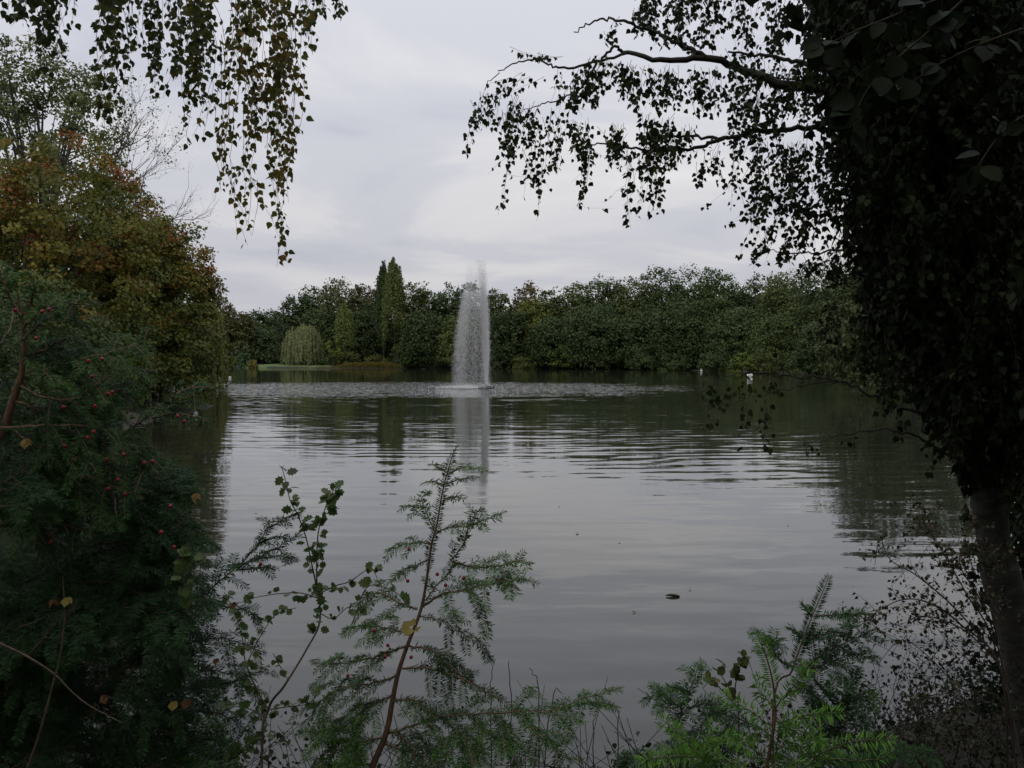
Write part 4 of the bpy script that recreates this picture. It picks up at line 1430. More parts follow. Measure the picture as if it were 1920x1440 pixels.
def berry(parent, P, s=.0055):
    """red yew aril: an open cup"""
    global _berry
    if _berry is None:
        A_ = Acc()
        prof = [(.0, -.9), (.55, -.8), (.95, -.3), (1.0, .2), (.82, .75), (.6, .95), (.45, .85), (.35, .4), (0, .3)]
        pts = np.array([(0, 0, z_) for _, z_ in prof])
        a8 = np.linspace(0, 2 * math.pi, 8, endpoint=False)
        V = np.array([[(max(r_, .02) * math.cos(a_), max(r_, .02) * math.sin(a_), z_) for a_ in a8] for r_, z_ in prof]).reshape(-1, 3)
        F_ = [[i_ * 8 + j_, i_ * 8 + (j_ + 1) % 8, (i_ + 1) * 8 + (j_ + 1) % 8, (i_ + 1) * 8 + j_] for i_ in range(len(prof) - 1) for j_ in range(8)]
        A_.add(V, F_)
        _berry = A_.mesh('berry', M_berry, True)
    o_ = bpy.data.objects.new('berry', _berry)
    COL.objects.link(o_)
    o_.parent = parent
    o_.location = Vector(tuple(P)) - parent.location
    o_.scale = (s, s, s * 1.15)
    o_.rotation_euler = (random.uniform(2.2, 3.6), random.uniform(-.5, .5), 0)


# --- the young yew in the middle, with the brown stem
def Z8(x_, y_, D_):
    return at(480 + x_ * .4444, 800 + y_ * .4444, D_)


ry = np.random.RandomState(51)
DM = 2.9
stem = [(490, 1440), (550, 1290), (575, 1160), (600, 1040), (640, 920), (690, 790), (715, 680), (740, 500), (762, 420), (790, 260), (830, 120), (852, 78)]
sp3 = [Z8(x_, y_, DM) for x_, y_ in stem]
root = np.array((sp3[0][0] - .22, DM, gz(sp3[0][0] - .22, DM) - .05))
yewM = thing('young_yew', 'young yew with a bare reddish-brown stem rising in the centre foreground', 'yew', root)
W = Acc()
q = curve([root, Z8(430, 1620, DM)] + sp3, 60)
tube(W, q, np.interp(np.linspace(0, 1, 60), [0, .3, .6, 1], [.012, .0075, .0042, .001]), 8)
st = W.build('stem', M_yewstem, yewM, True)
A = Acc()
needles(A, q[38:], ry, .020, .0026, .35)
A.build('needles', M_yew, st, kind='stuff')
brM = [  # waypoints in zoomed pixels, sub length, sub count, depth shift at the tip
    ([(800, 205), (880, 170), (978, 186)], .05, 3, -.05), ([(800, 195), (770, 160), (732, 162)], .03, 2, .05), ([(788, 250), (750, 232), (703, 238)], .02, 1, .05),
    ([(790, 245), (860, 222), (940, 216)], .035, 2, -.05), ([(782, 325), (830, 292), (886, 300)], .045, 3, -.05), ([(756, 445), (722, 370), (700, 300), (735, 275)], .07, 5, .05),
    ([(705, 345), (660, 335), (614, 338)], .04, 3, .05), ([(752, 450), (820, 425), (900, 415), (985, 385), (1056, 358)], .085, 6, -.15),
    ([(825, 560), (870, 500), (900, 420), (925, 365), (962, 340)], .075, 6, -.1), ([(742, 492), (680, 490), (600, 502), (545, 530)], .08, 6, .1),
    ([(735, 560), (660, 590), (600, 620), (575, 655)], .08, 5, .1), ([(700, 752), (770, 660), (830, 590), (830, 480)], .08, 5, -.05),
    ([(830, 570), (920, 592), (1020, 590), (1090, 570), (1172, 578)], .11, 8, -.2), ([(700, 762), (790, 705), (900, 685), (1030, 655), (1150, 650)], .13, 9, -.2),
    ([(905, 690), (940, 760), (965, 830), (985, 895)], .05, 4, -.22), ([(1040, 590), (1060, 650), (1072, 730)], .05, 3, -.25),
    ([(690, 800), (790, 822), (880, 880), (945, 920), (995, 995)], .09, 7, -.1), ([(680, 770), (600, 740), (520, 700), (480, 735), (420, 780)], .12, 8, .1),
    ([(660, 880), (560, 850), (450, 840), (365, 850)], .12, 8, .15), ([(645, 920), (540, 960), (420, 990), (330, 1000), (240, 1000)], .15, 10, .15),
    ([(640, 925), (740, 945), (820, 1010), (860, 1060)], .11, 7, -.1), ([(620, 1020), (720, 1020), (850, 1055), (930, 1100), (1000, 1140)], .13, 9, -.2),
    ([(600, 1050), (500, 1080), (380, 1100), (280, 1150), (240, 1220)], .17, 11, .1), ([(585, 1130), (480, 1180), (380, 1260), (300, 1350)], .18, 10, .05),
    ([(575, 1160), (650, 1150), (720, 1190), (760, 1240)], .11, 6, -.1), ([(560, 1295), (680, 1255), (800, 1222), (950, 1212), (1100, 1205), (1250, 1195), (1400, 1140), (1552, 1100)], .17, 17, -.25),
    ([(1300, 1190), (1400, 1165), (1520, 1185)], .08, 5, -.3), ([(540, 1340), (620, 1360), (720, 1400), (800, 1450)], .15, 8, -.1), ([(550, 1310), (450, 1330), (330, 1380), (230, 1440)], .2, 11, .0),
    ([(1020, 1215), (1040, 1300), (1050, 1400)], .08, 6, -.3), ([(800, 1230), (850, 1300), (900, 1380), (920, 1450)], .13, 8, -.25), ([(900, 1215), (980, 1290), (1080, 1380), (1120, 1440)], .13, 8, -.2),
    ([(1120, 1205), (1180, 1290), (1260, 1350), (1330, 1420)], .13, 7, -.1), ([(500, 1430), (380, 1420), (200, 1470), (90, 1480)], .2, 9, .1), ([(560, 1280), (640, 1330), (700, 1430), (720, 1500)], .12, 7, -.1)]
for wp, sub, ns_, dz_ in brM:
    pts = [Z8(x_, y_, DM + dz_ * k / max(len(wp) - 1, 1)) for k, (x_, y_) in enumerate(wp)]
    yew_branch(yewM, pts, ry, .0035 if sub > .1 else .0022, sub, ns_, tint=.50 + .10 * ry.normal(), down=.35, nl=.021)
for (x_, y_) in [(645, 516), (640, 650), (765, 622), (878, 636), (800, 668), (978, 704), (500, 860), (556, 922), (655, 972), (388, 1050), (730, 1262), (800, 1388), (545, 968), (910, 1072)]:
    berry(yewM, Z8(x_, y_, DM - .10), .0050)
# yellow leaf caught on it
A = Acc()
lobv = Z8(672, 835, DM - .13)
YL = np.array([(.55, 1.0, .0), (.15, .78, .06), (-.40, .72, .0), (-.55, .40, .08), (-.62, -.18, .0), (-.20, -.50, -.05), (.12, -.42, .02), (.55, -.05, .05), (.66, .45, .0), (.0, .2, -.05)])
A.add(lobv + np.stack([YL[:, 0] * .033 - .018, -.01 - YL[:, 2] * .05, YL[:, 1] * .033 - .012], 1), [[0, 1, 9, 8], [1, 2, 3, 9], [9, 3, 4, 5], [9, 5, 6, 7]], .97)
A.add(lobv + np.array([(.018, -.01, -.002), (.0, -.0125, -.005), (.004, -.012, -.02)]), [[0, 1, 2]], .9)
o = A.build('yellow_leaf', M_brown)
recentre(o, lobv)
tag(o, 'large yellow leaf caught on the brown stem of the young yew', 'leaf')

# --- left yews
def Z4(x_, y_, D_):
    return at(x_ * .375, 480 + y_ * .375, D_)


def Z7(x_, y_, D_):
    return at(x_ * .375, 900 + y_ * .375, D_)


rz = np.random.RandomState(52)
DL = 2.9
rootL = np.array((-2.1, DL + .2, gz(-2.1, DL + .2) - .05))
yewL = thing('yew_bush', 'tall dark yew with red berries covering the left edge of the picture', 'yew', rootL)
W = Acc()
q = curve([rootL, rootL + (.05, 0, .8), Z4(-100, 1200, DL), Z4(0, 925, DL), Z4(80, 680, DL), Z4(112, 560, DL), Z4(115, 350, DL), Z4(90, 190, DL)], 50)
tube(W, q, np.linspace(.022, .0025, 50), 8)
W.build('stem', M_yewstem, yewL, True)
brL = [
    ([(95, 620), (200, 580), (330, 540), (520, 490), (640, 455), (745, 452)], .2, 13, 0), ([(330, 742), (420, 690), (520, 620), (640, 565), (775, 575)], .16, 10, 0),
    ([(110, 420), (210, 330), (320, 230), (460, 185)], .13, 8, 0), ([(115, 360), (200, 290), (330, 240), (465, 240)], .12, 7, 0), ([(105, 300), (60, 220), (20, 130), (0, 20)], .16, 8, 0),
    ([(100, 330), (150, 250), (170, 160), (190, 120)], .12, 6, 0), ([(640, 880), (740, 800), (850, 720), (950, 660), (1072, 660)], .13, 9, -.1), ([(760, 810), (860, 790), (950, 800), (1045, 830)], .08, 6, -.1),
    ([(0, 860), (200, 850), (400, 848), (540, 870), (640, 960), (690, 1060)], .17, 11, -.1), ([(0, 1180), (240, 1085), (420, 990), (560, 960), (700, 1000), (790, 1085)], .18, 12, -.1),
    ([(300, 1080), (430, 1100), (560, 1150), (715, 1212)], .16, 9, -.1), ([(540, 1150), (570, 1220), (585, 1310)], .07, 4, -.1), ([(90, 640), (200, 700), (330, 720), (480, 690), (560, 660), (690, 745)], .16, 10, 0),
    ([(60, 720), (170, 760), (300, 830), (400, 900), (500, 950)], .18, 10, 0), ([(30, 850), (150, 930), (280, 1010), (390, 1090), (440, 1150)], .18, 10, 0), ([(-60, 1000), (60, 1010), (200, 1060), (330, 1160)], .2, 10, .1),
    ([(120, 500), (220, 470), (300, 420), (420, 400)], .13, 7, .1), ([(430, 700), (470, 780), (500, 830), (530, 880)], .07, 4, 0), ([(-80, 500), (0, 440), (60, 330), (60, 200)], .2, 8, .2),
    ([(-100, 1250), (60, 1250), (200, 1210), (340, 1190), (470, 1230)], .2, 11, 0), ([(-60, 1350), (120, 1330), (300, 1340), (480, 1400)], .2, 11, 0), ([(250, 1400), (400, 1290), (520, 1240), (620, 1180)], .15, 7, .1)]
for wp, sub, ns_, dz_ in brL:
    pts = [Z4(x_, y_, DL + dz_ * k / max(len(wp) - 1, 1) + rz.normal(0, .03)) for k, (x_, y_) in enumerate(wp)]
    yew_branch(yewL, pts, rz, .0045, sub * 1.05, ns_, tint=.22 + .12 * rz.normal(), down=.4, nl=.022)
for k in range(20):
    x0, y0 = rz.uniform(-300, 380), rz.uniform(520, 1400)
    an = rz.uniform(-.9, .5)
    l0 = rz.uniform(200, 380)
    D_ = rz.uniform(2.9, 3.7)
    pts = [Z4(x0, y0, D_), Z4(x0 + l0 * .5 * math.cos(an), y0 + l0 * .5 * math.sin(an) - 30, D_), Z4(x0 + l0 * math.cos(an), y0 + l0 * math.sin(an), D_)]
    yew_branch(yewL, pts, rz, .004, .18, 10, tint=.12 + .10 * rz.normal(), down=.4, nl=.023, gap=.003, wood=M_twig)
for (x_, y_) in [(440, 525), (460, 602), (475, 750), (318, 755), (540, 690), (562, 682), (468, 878), (438, 908), (325, 950), (372, 1020), (535, 1018), (618, 992), (720, 1036), (760, 1028), (590, 1118), (540, 1164), (625, 1190),
                 (920, 828), (888, 800), (512, 515), (75, 270), (245, 268), (852, 1250), (805, 1380), (210, 278), (180, 410)]:
    berry(yewL, Z4(x_, y_, DL - .14), .0052)

rootN = np.array((-1.55, 2.5, gz(-1.55, 2.5) - .05))
yewN = thing('yew_bush', 'low dense dark yew filling the bottom left corner', 'yew', rootN)
W = Acc()
q = curve([rootN, rootN + (.1, .1, .35), rootN + (.25, .3, .7)], 12)
tube(W, q, np.linspace(.03, .012, 12), 8)
W.build('stem', M_yewstem, yewN, True)
brN = [([(700, 820), (940, 640), (1080, 520), (1200, 420), (1290, 320), (1340, 230), (1392, 180)], .13, 12, 0), ([(1190, 440), (1290, 390), (1400, 330), (1500, 265)], .08, 6, 0),
       ([(1290, 320), (1360, 290), (1440, 280)], .04, 3, 0), ([(1340, 240), (1430, 190), (1510, 160)], .05, 4, 0), ([(1180, 450), (1300, 440), (1390, 445)], .05, 3, 0), ([(1250, 400), (1400, 380), (1490, 410)], .06, 4, 0),
       ([(1000, 600), (1150, 640), (1250, 660), (1295, 725)], .09, 6, 0), ([(850, 250), (960, 200), (1010, 280), (1100, 350)], .09, 5, 0), ([(500, 480), (700, 380), (860, 330), (1000, 300)], .15, 8, 0),
       ([(700, 620), (860, 520), (980, 500), (1080, 560)], .15, 8, 0), ([(900, 1050), (1050, 1030), (1200, 1000), (1350, 930)], .12, 8, 0), ([(850, 850), (1000, 800), (1150, 800), (1330, 870)], .12, 8, 0),
       ([(800, 950), (950, 930), (1100, 960), (1230, 1010), (1340, 1230)], .13, 8, 0), ([(900, 1150), (1060, 1160), (1180, 1210), (1290, 1310)], .12, 8, 0), ([(800, 1250), (980, 1300), (1100, 1380), (1200, 1460)], .14, 8, 0)]
for wp, sub, ns_, dz_ in brN:
    pts = [Z7(x_, y_, 2.95 + rz.normal(0, .03)) for k, (x_, y_) in enumerate(wp)]
    yew_branch(yewN, pts, rz, .0032, sub, ns_, tint=.24 + .08 * rz.normal(), down=.35, nl=.021, wood=M_twig)
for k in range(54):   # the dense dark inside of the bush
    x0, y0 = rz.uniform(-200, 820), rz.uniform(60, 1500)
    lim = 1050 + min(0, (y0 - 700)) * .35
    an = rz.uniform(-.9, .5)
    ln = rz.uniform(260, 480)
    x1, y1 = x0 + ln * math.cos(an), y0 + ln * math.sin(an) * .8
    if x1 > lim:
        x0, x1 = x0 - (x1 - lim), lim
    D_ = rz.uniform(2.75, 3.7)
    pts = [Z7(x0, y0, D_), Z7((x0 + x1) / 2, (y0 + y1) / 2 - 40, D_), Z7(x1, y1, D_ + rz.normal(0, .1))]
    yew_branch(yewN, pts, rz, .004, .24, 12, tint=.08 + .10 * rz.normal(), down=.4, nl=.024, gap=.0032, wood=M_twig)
for (x_, y_) in [(1303, 420), (870, 335), (908, 380), (808, 262), (256, 308)]:
    berry(yewN, Z7(x_, y_, 2.8), .0052)

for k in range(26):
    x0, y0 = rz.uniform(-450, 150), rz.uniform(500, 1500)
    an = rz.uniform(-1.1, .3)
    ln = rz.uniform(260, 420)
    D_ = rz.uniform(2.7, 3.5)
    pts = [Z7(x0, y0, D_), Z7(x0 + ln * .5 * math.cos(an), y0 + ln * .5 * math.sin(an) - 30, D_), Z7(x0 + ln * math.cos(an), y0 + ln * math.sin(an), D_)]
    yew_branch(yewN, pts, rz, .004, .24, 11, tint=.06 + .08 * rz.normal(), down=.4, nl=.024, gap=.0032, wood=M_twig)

# bare pale stems crossing the bush
for wp, lab in [([(-40, 800), (130, 880), (270, 970), (360, 1060), (450, 1130), (610, 1215)], 'bare pale shoot slanting down to the right in the bottom left corner'),
                ([(130, 1460), (200, 1260), (265, 1020), (300, 880), (322, 690), (314, 480)], 'bare pale upright shoot carrying a dried leaf in the bottom left corner')]:
    W = Acc()
    tube(W, curve([Z7(x_, y_, 2.55) for x_, y_ in wp], 26), np.linspace(.0036, .0014, 26), 6)
    o = W.build('bare_shoot', M_palestem)
    recentre(o, Z7(*wp[0], 2.55))
    tag(o, lab, 'shoot')
dead = [(124, 1129, .9, 'pale brown dried leaf at the top of the upright bare shoot'), (98, 1133, .35, 'narrow orange-brown dead leaf hanging left of the bare shoot'),
        (47, 832, .75, 'tan dead leaf caught in the yew near the left edge'), (364, 934, .7, 'orange-brown dead leaf in the yew in front of the dark reflection'),
        (435, 1136, .35, 'small orange dead leaf in the yew left of the lobed-leaf sapling'), (191, 1312, .3, 'orange-brown dead leaf low in the bottom left yew'),
        (324, 1324, .8, 'curled beige dead leaf low in the bottom left yew'), (349, 1321, .25, 'reddish dead leaf just right of the curled beige leaf'),
        (403, 1241, .3, 'small rusty dead leaf at the right side of the low yew'), (8, 268, .9, 'yellow leaf at the left edge high up under the birch twigs')]
for px, py, ti, lab in dead:
    A = Acc()
    c_ = at(px, py, 2.5)
    hgt = .024 if 'small' not in lab else .017
    leaves(A, [c_ + (0, 0, hgt / 2)], [(rz.normal(0, .3), .1, -1)], [(rz.normal(0, .4), -1, .2)], hgt * 1.1, CRUMPLED if 'narrow' not in lab else BIRCH, ti, 1.0 if 'narrow' not in lab else .5)
    leaves(A, [c_ + (.002, .002, hgt / 2)], [(rz.normal(.5, .3), .3, -.8)], [(rz.normal(0, .8), -.6, .5)], hgt * .9, CRUMPLED, max(ti - .12, 0), .7)
    o = A.build('dead_leaf', M_brown)
    recentre(o, c_)
    tag(o, lab, 'leaf', 'dead leaves caught in the yews')

# --- lobed-leaf sapling
rw = np.random.RandomState(53)
DH = 2.75
sap = thing('hawthorn_sapling', 'slender sapling with small lobed leaves between the left yew and the young yew', 'sapling', (at(491, 1440, DH)[0], DH, gz(at(491, 1440, DH)[0], DH)))
hb = LeafBag(LOBED, M_haw)


def sap_stem(wp, r0, r1, gap=.020, size=.036, first=None, ti=.5, bag=None, D_=DH, par=None, mat=M_palestem, rs=rw, s0=.0):
    pts = [at(x_, y_, D_ + rs.normal(0, .02)) for x_, y_ in wp]
    if first is not None:
        pts = [first] + pts
    q_ = curve(pts, 8 * len(pts))
    W_ = Acc()
    tube(W_, q_, np.linspace(r0, r1, len(q_)), 6)
    W_.build('stem', mat, par, True)
    ln = np.linalg.norm(np.diff(q_, axis=0), axis=1).sum()
    m_ = int(ln * (1 - s0) / gap)
    u = (s0 + (1 - s0) * (np.arange(m_) + rs.uniform(0, 1, m_)) / max(m_, 1)) * (len(q_) - 1.01)
    i_ = u.astype(int)
    f_ = (u - i_)[:, None]
    P = q_[i_] * (1 - f_) + q_[i_ + 1] * f_
    sd = nrm(rs.normal(0, 1, (m_, 3)) * (1.2, .7, .7) + (0, 0, .1))
    for k in range(m_):
        c_ = 1 + (rs.rand() < .85) + (rs.rand() < .4)
        for _ in range(c_):
            s1 = nrm(sd[k] + rs.normal(0, .5, 3))
            bag.add([P[k] + s1 * .006], s1, nrm(rs.normal(0, .5, 3) + (0, -.5, .8)), size * rs.uniform(.55, 1.15), np.clip(ti + rs.normal(0, .2), 0, 1))
    return q_


g1 = np.array(sap.location)
sap_stem([(491, 1440), (503, 1331), (533, 1286), (574, 1219), (600, 1163), (594, 1088), (596, 1005), (606, 965), (619, 930), (634, 912)], .0042, .0010, bag=hb, par=sap, first=g1, s0=.45, gap=.026, size=.032)
sap_stem([(596, 1110), (585, 1060), (574, 1009), (558, 965), (544, 938), (535, 900), (528, 874)], .0025, .001, bag=hb, par=sap, gap=.024, size=.031)
sap_stem([(600, 1112), (630, 1098), (656, 1090), (694, 1066), (708, 1085)], .002, .0009, bag=hb, par=sap, gap=.018, size=.026)
sap_stem([(597, 1122), (565, 1112), (525, 1113), (480, 1120), (450, 1130)], .002, .0009, bag=hb, par=sap, gap=.022, size=.024)
sap_stem([(600, 1150), (625, 1160), (650, 1140), (668, 1138)], .0018, .0009, bag=hb, par=sap, gap=.02, size=.024)
sap_stem([(540, 1275), (520, 1240), (512, 1225)], .0015, .0009, bag=hb, par=sap, gap=.016, size=.024)
sap_stem([(503, 1331), (540, 1325), (575, 1320), (600, 1300)], .002, .0009, bag=hb, par=sap, gap=.017, size=.026)
sap_stem([(503, 1331), (480, 1290), (460, 1240), (455, 1200), (440, 1150), (420, 1110)], .0025, .0009, bag=hb, par=sap, gap=.015, size=.026)
sap_stem([(500, 1345), (470, 1330), (440, 1325), (410, 1335)], .002, .0009, bag=hb, par=sap, gap=.014, size=.03, ti=.35)
sap_stem([(497, 1380), (460, 1400), (440, 1420), (400, 1430)], .002, .0009, bag=hb, par=sap, gap=.014, size=.034, ti=.5)
sap_stem([(460, 1250), (490, 1190), (520, 1150), (555, 1140)], .0015, .0009, bag=hb, par=sap, gap=.02, size=.022)
sap_stem([(352, 1150), (345, 1080), (350, 1050), (365, 1040)], .002, .0009, bag=hb, par=sap, gap=.012, size=.034, ti=.6)
sap_stem([(660, 1170), (690, 1100), (740, 1110), (760, 1130)], .0018, .0009, bag=hb, par=sap, gap=.03, size=.032, ti=.7)
hb.finish(sap, 300)


# --- right foreground yews
def ZR(x_, y_, D_):
    return at(1140 + x_ * .40625, 900 + y_ * .40625, D_)


rq = np.random.RandomState(54)
rootR = np.array((at(1437, 1440, 2.1)[0], 2.15, gz(.9, 2.15) - .05))
yewB = thing('young_yew', 'fresh yew shoots nearest the lens at the bottom right, flash light painted into their bright green', 'yew', rootR)
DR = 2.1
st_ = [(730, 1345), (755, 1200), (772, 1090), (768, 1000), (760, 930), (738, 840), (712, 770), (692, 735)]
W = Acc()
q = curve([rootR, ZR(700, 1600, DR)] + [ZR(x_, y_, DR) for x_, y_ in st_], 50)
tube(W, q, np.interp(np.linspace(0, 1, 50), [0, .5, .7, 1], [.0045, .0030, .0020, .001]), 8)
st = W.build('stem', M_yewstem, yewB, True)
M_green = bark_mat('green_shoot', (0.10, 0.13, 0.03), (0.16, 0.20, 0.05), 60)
NUP[:] = [0.1, -1.0, .5, 1.1, .10]
A = Acc()
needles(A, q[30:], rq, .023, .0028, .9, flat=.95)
A.build('needles', M_yew, st, kind='stuff').color = (1.5, 1.38, 1.45, 1)  # fresh green raised further to stand in for flash light
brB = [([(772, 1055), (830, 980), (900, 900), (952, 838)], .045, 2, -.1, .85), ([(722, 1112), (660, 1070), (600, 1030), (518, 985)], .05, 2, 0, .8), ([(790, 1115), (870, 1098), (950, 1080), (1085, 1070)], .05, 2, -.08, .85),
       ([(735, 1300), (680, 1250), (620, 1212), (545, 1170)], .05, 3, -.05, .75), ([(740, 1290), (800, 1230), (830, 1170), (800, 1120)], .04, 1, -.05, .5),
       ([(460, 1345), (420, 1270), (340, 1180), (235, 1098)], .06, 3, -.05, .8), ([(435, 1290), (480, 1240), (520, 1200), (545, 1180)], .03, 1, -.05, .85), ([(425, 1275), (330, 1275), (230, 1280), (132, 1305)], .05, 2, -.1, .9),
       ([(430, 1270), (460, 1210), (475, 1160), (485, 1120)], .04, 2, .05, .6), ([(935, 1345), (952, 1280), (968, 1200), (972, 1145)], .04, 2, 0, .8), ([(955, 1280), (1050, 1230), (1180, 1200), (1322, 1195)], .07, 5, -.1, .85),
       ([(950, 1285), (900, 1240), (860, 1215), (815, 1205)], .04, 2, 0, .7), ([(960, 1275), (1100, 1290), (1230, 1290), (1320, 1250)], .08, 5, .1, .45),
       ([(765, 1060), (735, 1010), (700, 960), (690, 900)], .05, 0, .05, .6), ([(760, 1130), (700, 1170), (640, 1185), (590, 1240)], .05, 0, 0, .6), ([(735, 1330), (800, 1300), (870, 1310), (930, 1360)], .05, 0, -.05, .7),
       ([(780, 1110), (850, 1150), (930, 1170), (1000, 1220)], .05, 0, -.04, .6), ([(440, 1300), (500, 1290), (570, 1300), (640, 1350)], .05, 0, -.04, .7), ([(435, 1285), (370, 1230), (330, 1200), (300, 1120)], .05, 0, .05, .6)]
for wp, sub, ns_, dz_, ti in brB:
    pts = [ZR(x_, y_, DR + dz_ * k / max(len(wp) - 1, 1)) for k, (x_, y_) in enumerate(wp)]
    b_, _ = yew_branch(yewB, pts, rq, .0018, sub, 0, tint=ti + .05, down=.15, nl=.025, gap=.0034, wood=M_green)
    b_.children[0].color = (1.5, 1.38, 1.45, 1)  # same flash brightness put into the branch needles

NUP[:] = [0.05, -.5, 1.0, 1.1, .2]
rootS = np.array((at(1500, 1440, 2.8)[0], 2.85, gz(.8, 2.85) - .05))
yewS = thing('young_yew', 'darker yew standing behind the bright green shoots at the bottom right', 'yew', rootS)
DS = 2.75
W = Acc()
q = curve([rootS, ZR(760, 1150, DS), ZR(850, 880, DS), ZR(895, 750, DS), ZR(940, 635, DS), ZR(985, 530, DS), ZR(1022, 440, DS)], 40)
tube(W, q, np.linspace(.0036, .0009, 40), 7)
st = W.build('stem', M_yewstem, yewS, True)
A = Acc()
needles(A, q[14:], rq, .022, .0024, .35)
A.build('needles', M_yew, st, kind='stuff')
brS = [([(940, 632), (920, 600), (895, 565)], .04, 3, 0), ([(960, 625), (1040, 625), (1110, 620), (1185, 622)], .08, 5, -.1), ([(900, 735), (870, 700), (838, 690)], .04, 3, 0), ([(895, 755), (980, 720), (1060, 700)], .07, 5, 0),
       ([(900, 880), (1000, 800), (1120, 740), (1235, 690)], .13, 8, -.1), ([(880, 900), (1000, 850), (1120, 810), (1255, 825)], .12, 8, -.1), ([(860, 870), (790, 830), (740, 740), (690, 690)], .10, 7, 0), ([(710, 760), (760, 745), (810, 742)], .05, 3, 0),
       ([(1060, 1200), (1070, 1080), (1090, 1000), (1170, 870)], .13, 9, -.05), ([(1075, 1020), (1150, 1000), (1250, 990)], .09, 6, -.05), ([(1070, 1060), (1000, 980), (940, 900)], .10, 6, -.05), ([(820, 1000), (900, 960), (960, 1010), (1010, 1080)], .12, 8, 0),
       ([(300, 1200), (345, 1060), (385, 950), (432, 828)], .11, 8, .05), ([(345, 1060), (260, 1000), (180, 1000)], .08, 5, .05), ([(380, 990), (330, 965), (290, 955)], .05, 3, 0), ([(370, 1050), (450, 1035), (540, 1040)], .09, 6, 0),
       ([(700, 1150), (600, 1100), (500, 1080), (420, 1090)], .14, 8, .05), ([(650, 1250), (520, 1230), (380, 1240), (250, 1290)], .18, 10, .1), ([(900, 1200), (1020, 1150), (1140, 1120), (1220, 1100)], .14, 9, .05),
       ([(1000, 1300), (1120, 1330), (1260, 1290), (1400, 1250), (1500, 1240)], .16, 10, .1), ([(300, 1340), (200, 1300), (100, 1290), (60, 1340)], .14, 8, .1), ([(800, 1300), (900, 1350), (1000, 1400), (1100, 1420)], .15, 9, 0),
       ([(600, 1330), (500, 1340), (400, 1390), (300, 1420)], .15, 9, 0)]
for wp, sub, ns_, dz_ in brS:
    pts = [ZR(x_, y_, DS + dz_ * k / max(len(wp) - 1, 1) + rq.normal(0, .02)) for k, (x_, y_) in enumerate(wp)]
    yew_branch(yewS, pts, rq, .003, sub, ns_, tint=(.36 if sub < .12 else .14) + .07 * rq.normal(), down=.25, nl=.023, wood=M_twig)

# broad-leaved seedling with yellowish leaves behind the yews
sd = thing('broadleaf_seedling', 'small plant with yellowing oval leaves behind the left bottom-right yew tips', 'plant', (at(1370, 1400, 3.1)[0], 3.1, gz(1.0, 3.1)))
hb = LeafBag(OVAL, M_shrub)
g1 = np.array(sd.location)
sap_stem([(1385, 1380), (1378, 1300), (1385, 1260), (1395, 1228)], .003, .001, bag=hb, par=sd, D_=3.1, first=g1, s0=.6, gap=.03, size=.027, ti=.35, mat=M_twig)
sap_stem([(1378, 1320), (1350, 1290), (1335, 1275), (1318, 1290)], .002, .001, bag=hb, par=sd, D_=3.1, gap=.03, size=.027, ti=.5, mat=M_twig)
sap_stem([(1380, 1310), (1350, 1260), (1362, 1250)], .002, .001, bag=hb, par=sd, D_=3.1, gap=.035, size=.034, ti=.5, mat=M_twig)
hb.finish(sd, 300, (1.6, 2.1, 1.1))

# --- twiggy shrub by the birch trunk
rt = np.random.RandomState(55)
DT = 4.6
rt0 = np.array((at(1900, 1330, DT)[0], DT, gz(2.2, DT)))
shr = thing('twiggy_shrub', 'open twiggy shrub with small reddish-brown leaves leaning left from the birch trunk', 'shrub', rt0)
W = Acc()
bag = LeafBag(KITE, M_shrub)


def arch(wp, r_, n2, ln2, leafg=.012, D_=DT, first=None):
    pts = [at(x_, y_, D_ + rt.normal(0, .08)) for x_, y_ in wp]
    if first is not None:
        pts = [first + rt.normal(0, .12, 3) * (1, 1, 0)] + pts
    q_ = curve(pts, 8 * len(pts))
    Wm = Acc()
    tube(Wm, q_, np.linspace(r_ * .8, .0012, len(q_)), 6)
    Wm.build('stem', M_twig, shr, True)
    for k in range(n2):
        i_ = rt.randint(len(q_) // 3, len(q_) - 1)
        d_ = nrm(nrm(q_[i_ + 1] - q_[i_]) * .6 + rt.normal(0, .6, 3) + (0, 0, .15))
        l_ = ln2 * rt.uniform(.5, 1.2)
        e_ = q_[i_] + d_ * l_
        qq = curve([q_[i_], (q_[i_] + e_) / 2 + rt.normal(0, .02, 3), e_ + (0, 0, -.15 * l_)], 7)
        tube(W, qq, np.linspace(.0016, .0008, 7), 3)
        m_ = int(l_ / leafg)
        j = rt.randint(1, 7, m_)
        bag.add(qq[j] + rt.normal(0, .012, (m_, 3)), rdir(m_, rt), nrm(rt.normal(0, .7, (m_, 3)) + (0, 0, .8)), .022 * rt.uniform(.6, 1.3, m_), np.clip(.35 + rt.normal(0, .28, m_), 0, 1))


arch([(1880, 1270), (1800, 1170), (1740, 1130), (1690, 1125), (1640, 1150), (1605, 1180)], .007, 30, .16, first=rt0)
arch([(1870, 1230), (1810, 1110), (1770, 1040), (1745, 1000), (1730, 975)], .006, 26, .17, first=rt0)
arch([(1890, 1300), (1830, 1200), (1760, 1160), (1710, 1160), (1695, 1190)], .006, 30, .17, first=rt0)
arch([(1880, 1250), (1840, 1130), (1800, 1060), (1810, 1010), (1830, 980)], .006, 26, .18, first=rt0)
arch([(1860, 1220), (1790, 1140), (1720, 1080), (1670, 1050), (1650, 1010), (1640, 1060)], .005, 22, .10, .02, first=None)
arch([(1880, 1330), (1800, 1290), (1740, 1230), (1690, 1200), (1650, 1240)], .005, 14, .14, .02, first=rt0)
arch([(1870, 1200), (1850, 1100), (1850, 1040)], .005, 22, .2, first=None)
arch([(1800, 1420), (1740, 1380), (1715, 1330), (1720, 1290)], .004, 16, .14, .02)
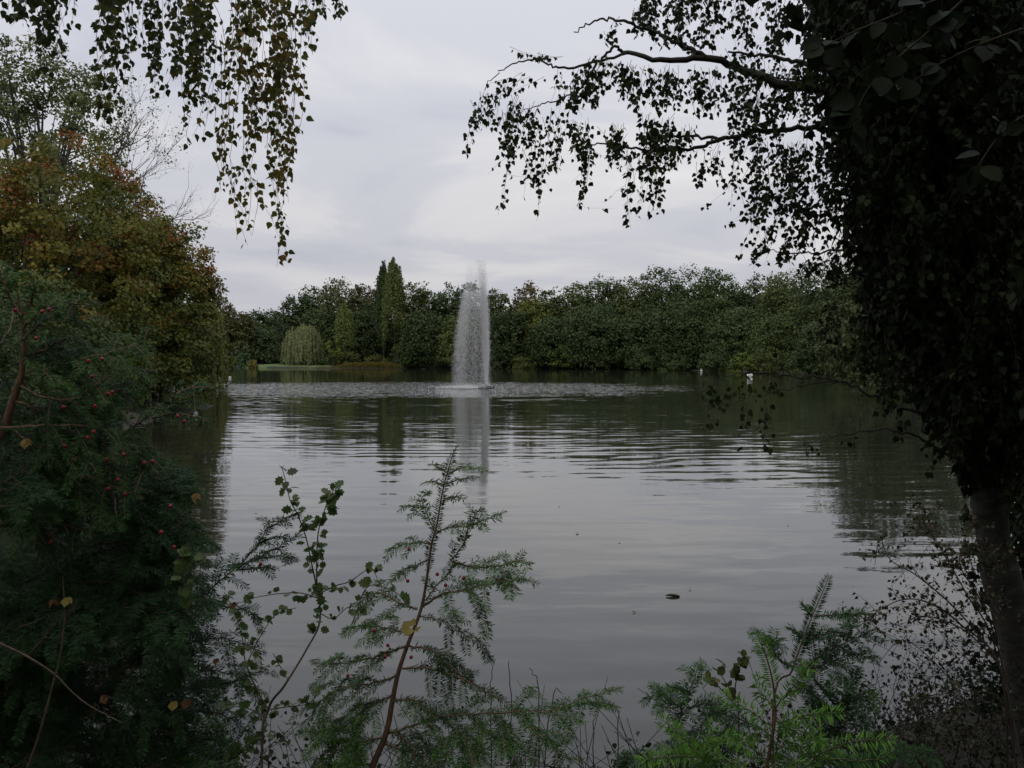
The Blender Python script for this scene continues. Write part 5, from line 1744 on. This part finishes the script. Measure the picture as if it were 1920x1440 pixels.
arch([(1860, 1400), (1800, 1350), (1780, 1300), (1700, 1340)], .004, 22, .16, .02)
arch([(1900, 1420), (1850, 1360), (1800, 1380), (1740, 1400)], .004, 26, .18, .014)
W.build('twigs', M_twig, shr, kind='stuff')
bag.finish(shr, 300, (1, 1, 1))

# dry upright stems rising from the brush in the middle
DW = 3.6
for i, wp in enumerate([[(922, 1440), (920, 1340), (925, 1246)], [(960, 1400), (958, 1320), (954, 1240)], [(1012, 1380), (1010, 1310), (994, 1250)], [(900, 1440), (893, 1370)], [(1010, 1330), (1035, 1310), (1055, 1302)],
                        [(1158, 1440), (1160, 1380), (1158, 1330)], [(1120, 1440), (1112, 1390), (1116, 1340)]]):
    W = Acc()
    pts = [at(x_, y_ + (200 if k == 0 else 0), DW) for k, (x_, y_) in enumerate(wp)]
    tube(W, curve(pts, 12) + RS.normal(0, .003, (12, 3)), np.linspace(.0028, .0012, 12), 5)
    o = W.build('dry_stem', M_twig)
    recentre(o, pts[0])
    tag(o, ['thin dry stem against the water, leftmost of the three tall ones', 'thin dry stem against the water, middle one of the three tall ones',
            'kinked dry stem against the water, rightmost of the three tall ones', 'short dry stem just left of the three thin ones', 'low slanting dry twig right of the kinked stem',
            'dry stem at the right end of the horizontal yew branch', 'short dry stem under the tip of the horizontal yew branch'][i], 'stem', 'dry stems by the water')

# undergrowth on the bank
A = Acc()
ru = np.random.RandomState(56)
n = 60000
x = ru.uniform(-4.5, 6.5, n)
y = ru.uniform(2.6, 8.0, n)
s_ = sdist(x, y)
ok = s_ > -.25
x, y, s_ = x[ok], y[ok], s_[ok]
zmax = np.interp(x, [-3, -1.1, -.6, .3, .7, 2.0, 3.2], [1.0, .85, .40, .40, .68, .62, .6]) * (1 - .3 * np.abs(np.sin(x * 2.3)))
z = np.maximum(ground_z(x, y), 0) + ru.uniform(0, 1, len(x)) ** 1.4 * zmax
n = len(x)
leaves(A, np.stack([x, y, z], 1), rdir(n, ru), nrm(ru.normal(0, .6, (n, 3)) + (0, 0, .8)), ru.uniform(.014, .038, n), BIRCH, ru.uniform(0, .5, n))
n = 1500
x = ru.uniform(-4, 5, n)
y = ru.uniform(3, 7.6, n)
ok = sdist(x, y) > -.2
for px_, py_ in zip(x[ok], y[ok]):
    b_ = np.array((px_, py_, gz(px_, py_)))
    tube(A, curve([b_, b_ + (ru.normal(0, .1), ru.normal(0, .1), .25), b_ + (ru.normal(0, .25), ru.normal(0, .2), ru.uniform(.3, .75))], 6), np.linspace(.004, .0015, 6), 3, .1)
o = A.build('undergrowth', M_shrub, kind='stuff')
o.color = (.5, .56, .5, 1)
tag(o, 'dark undergrowth of small leaves and stems along the near bank', 'undergrowth')
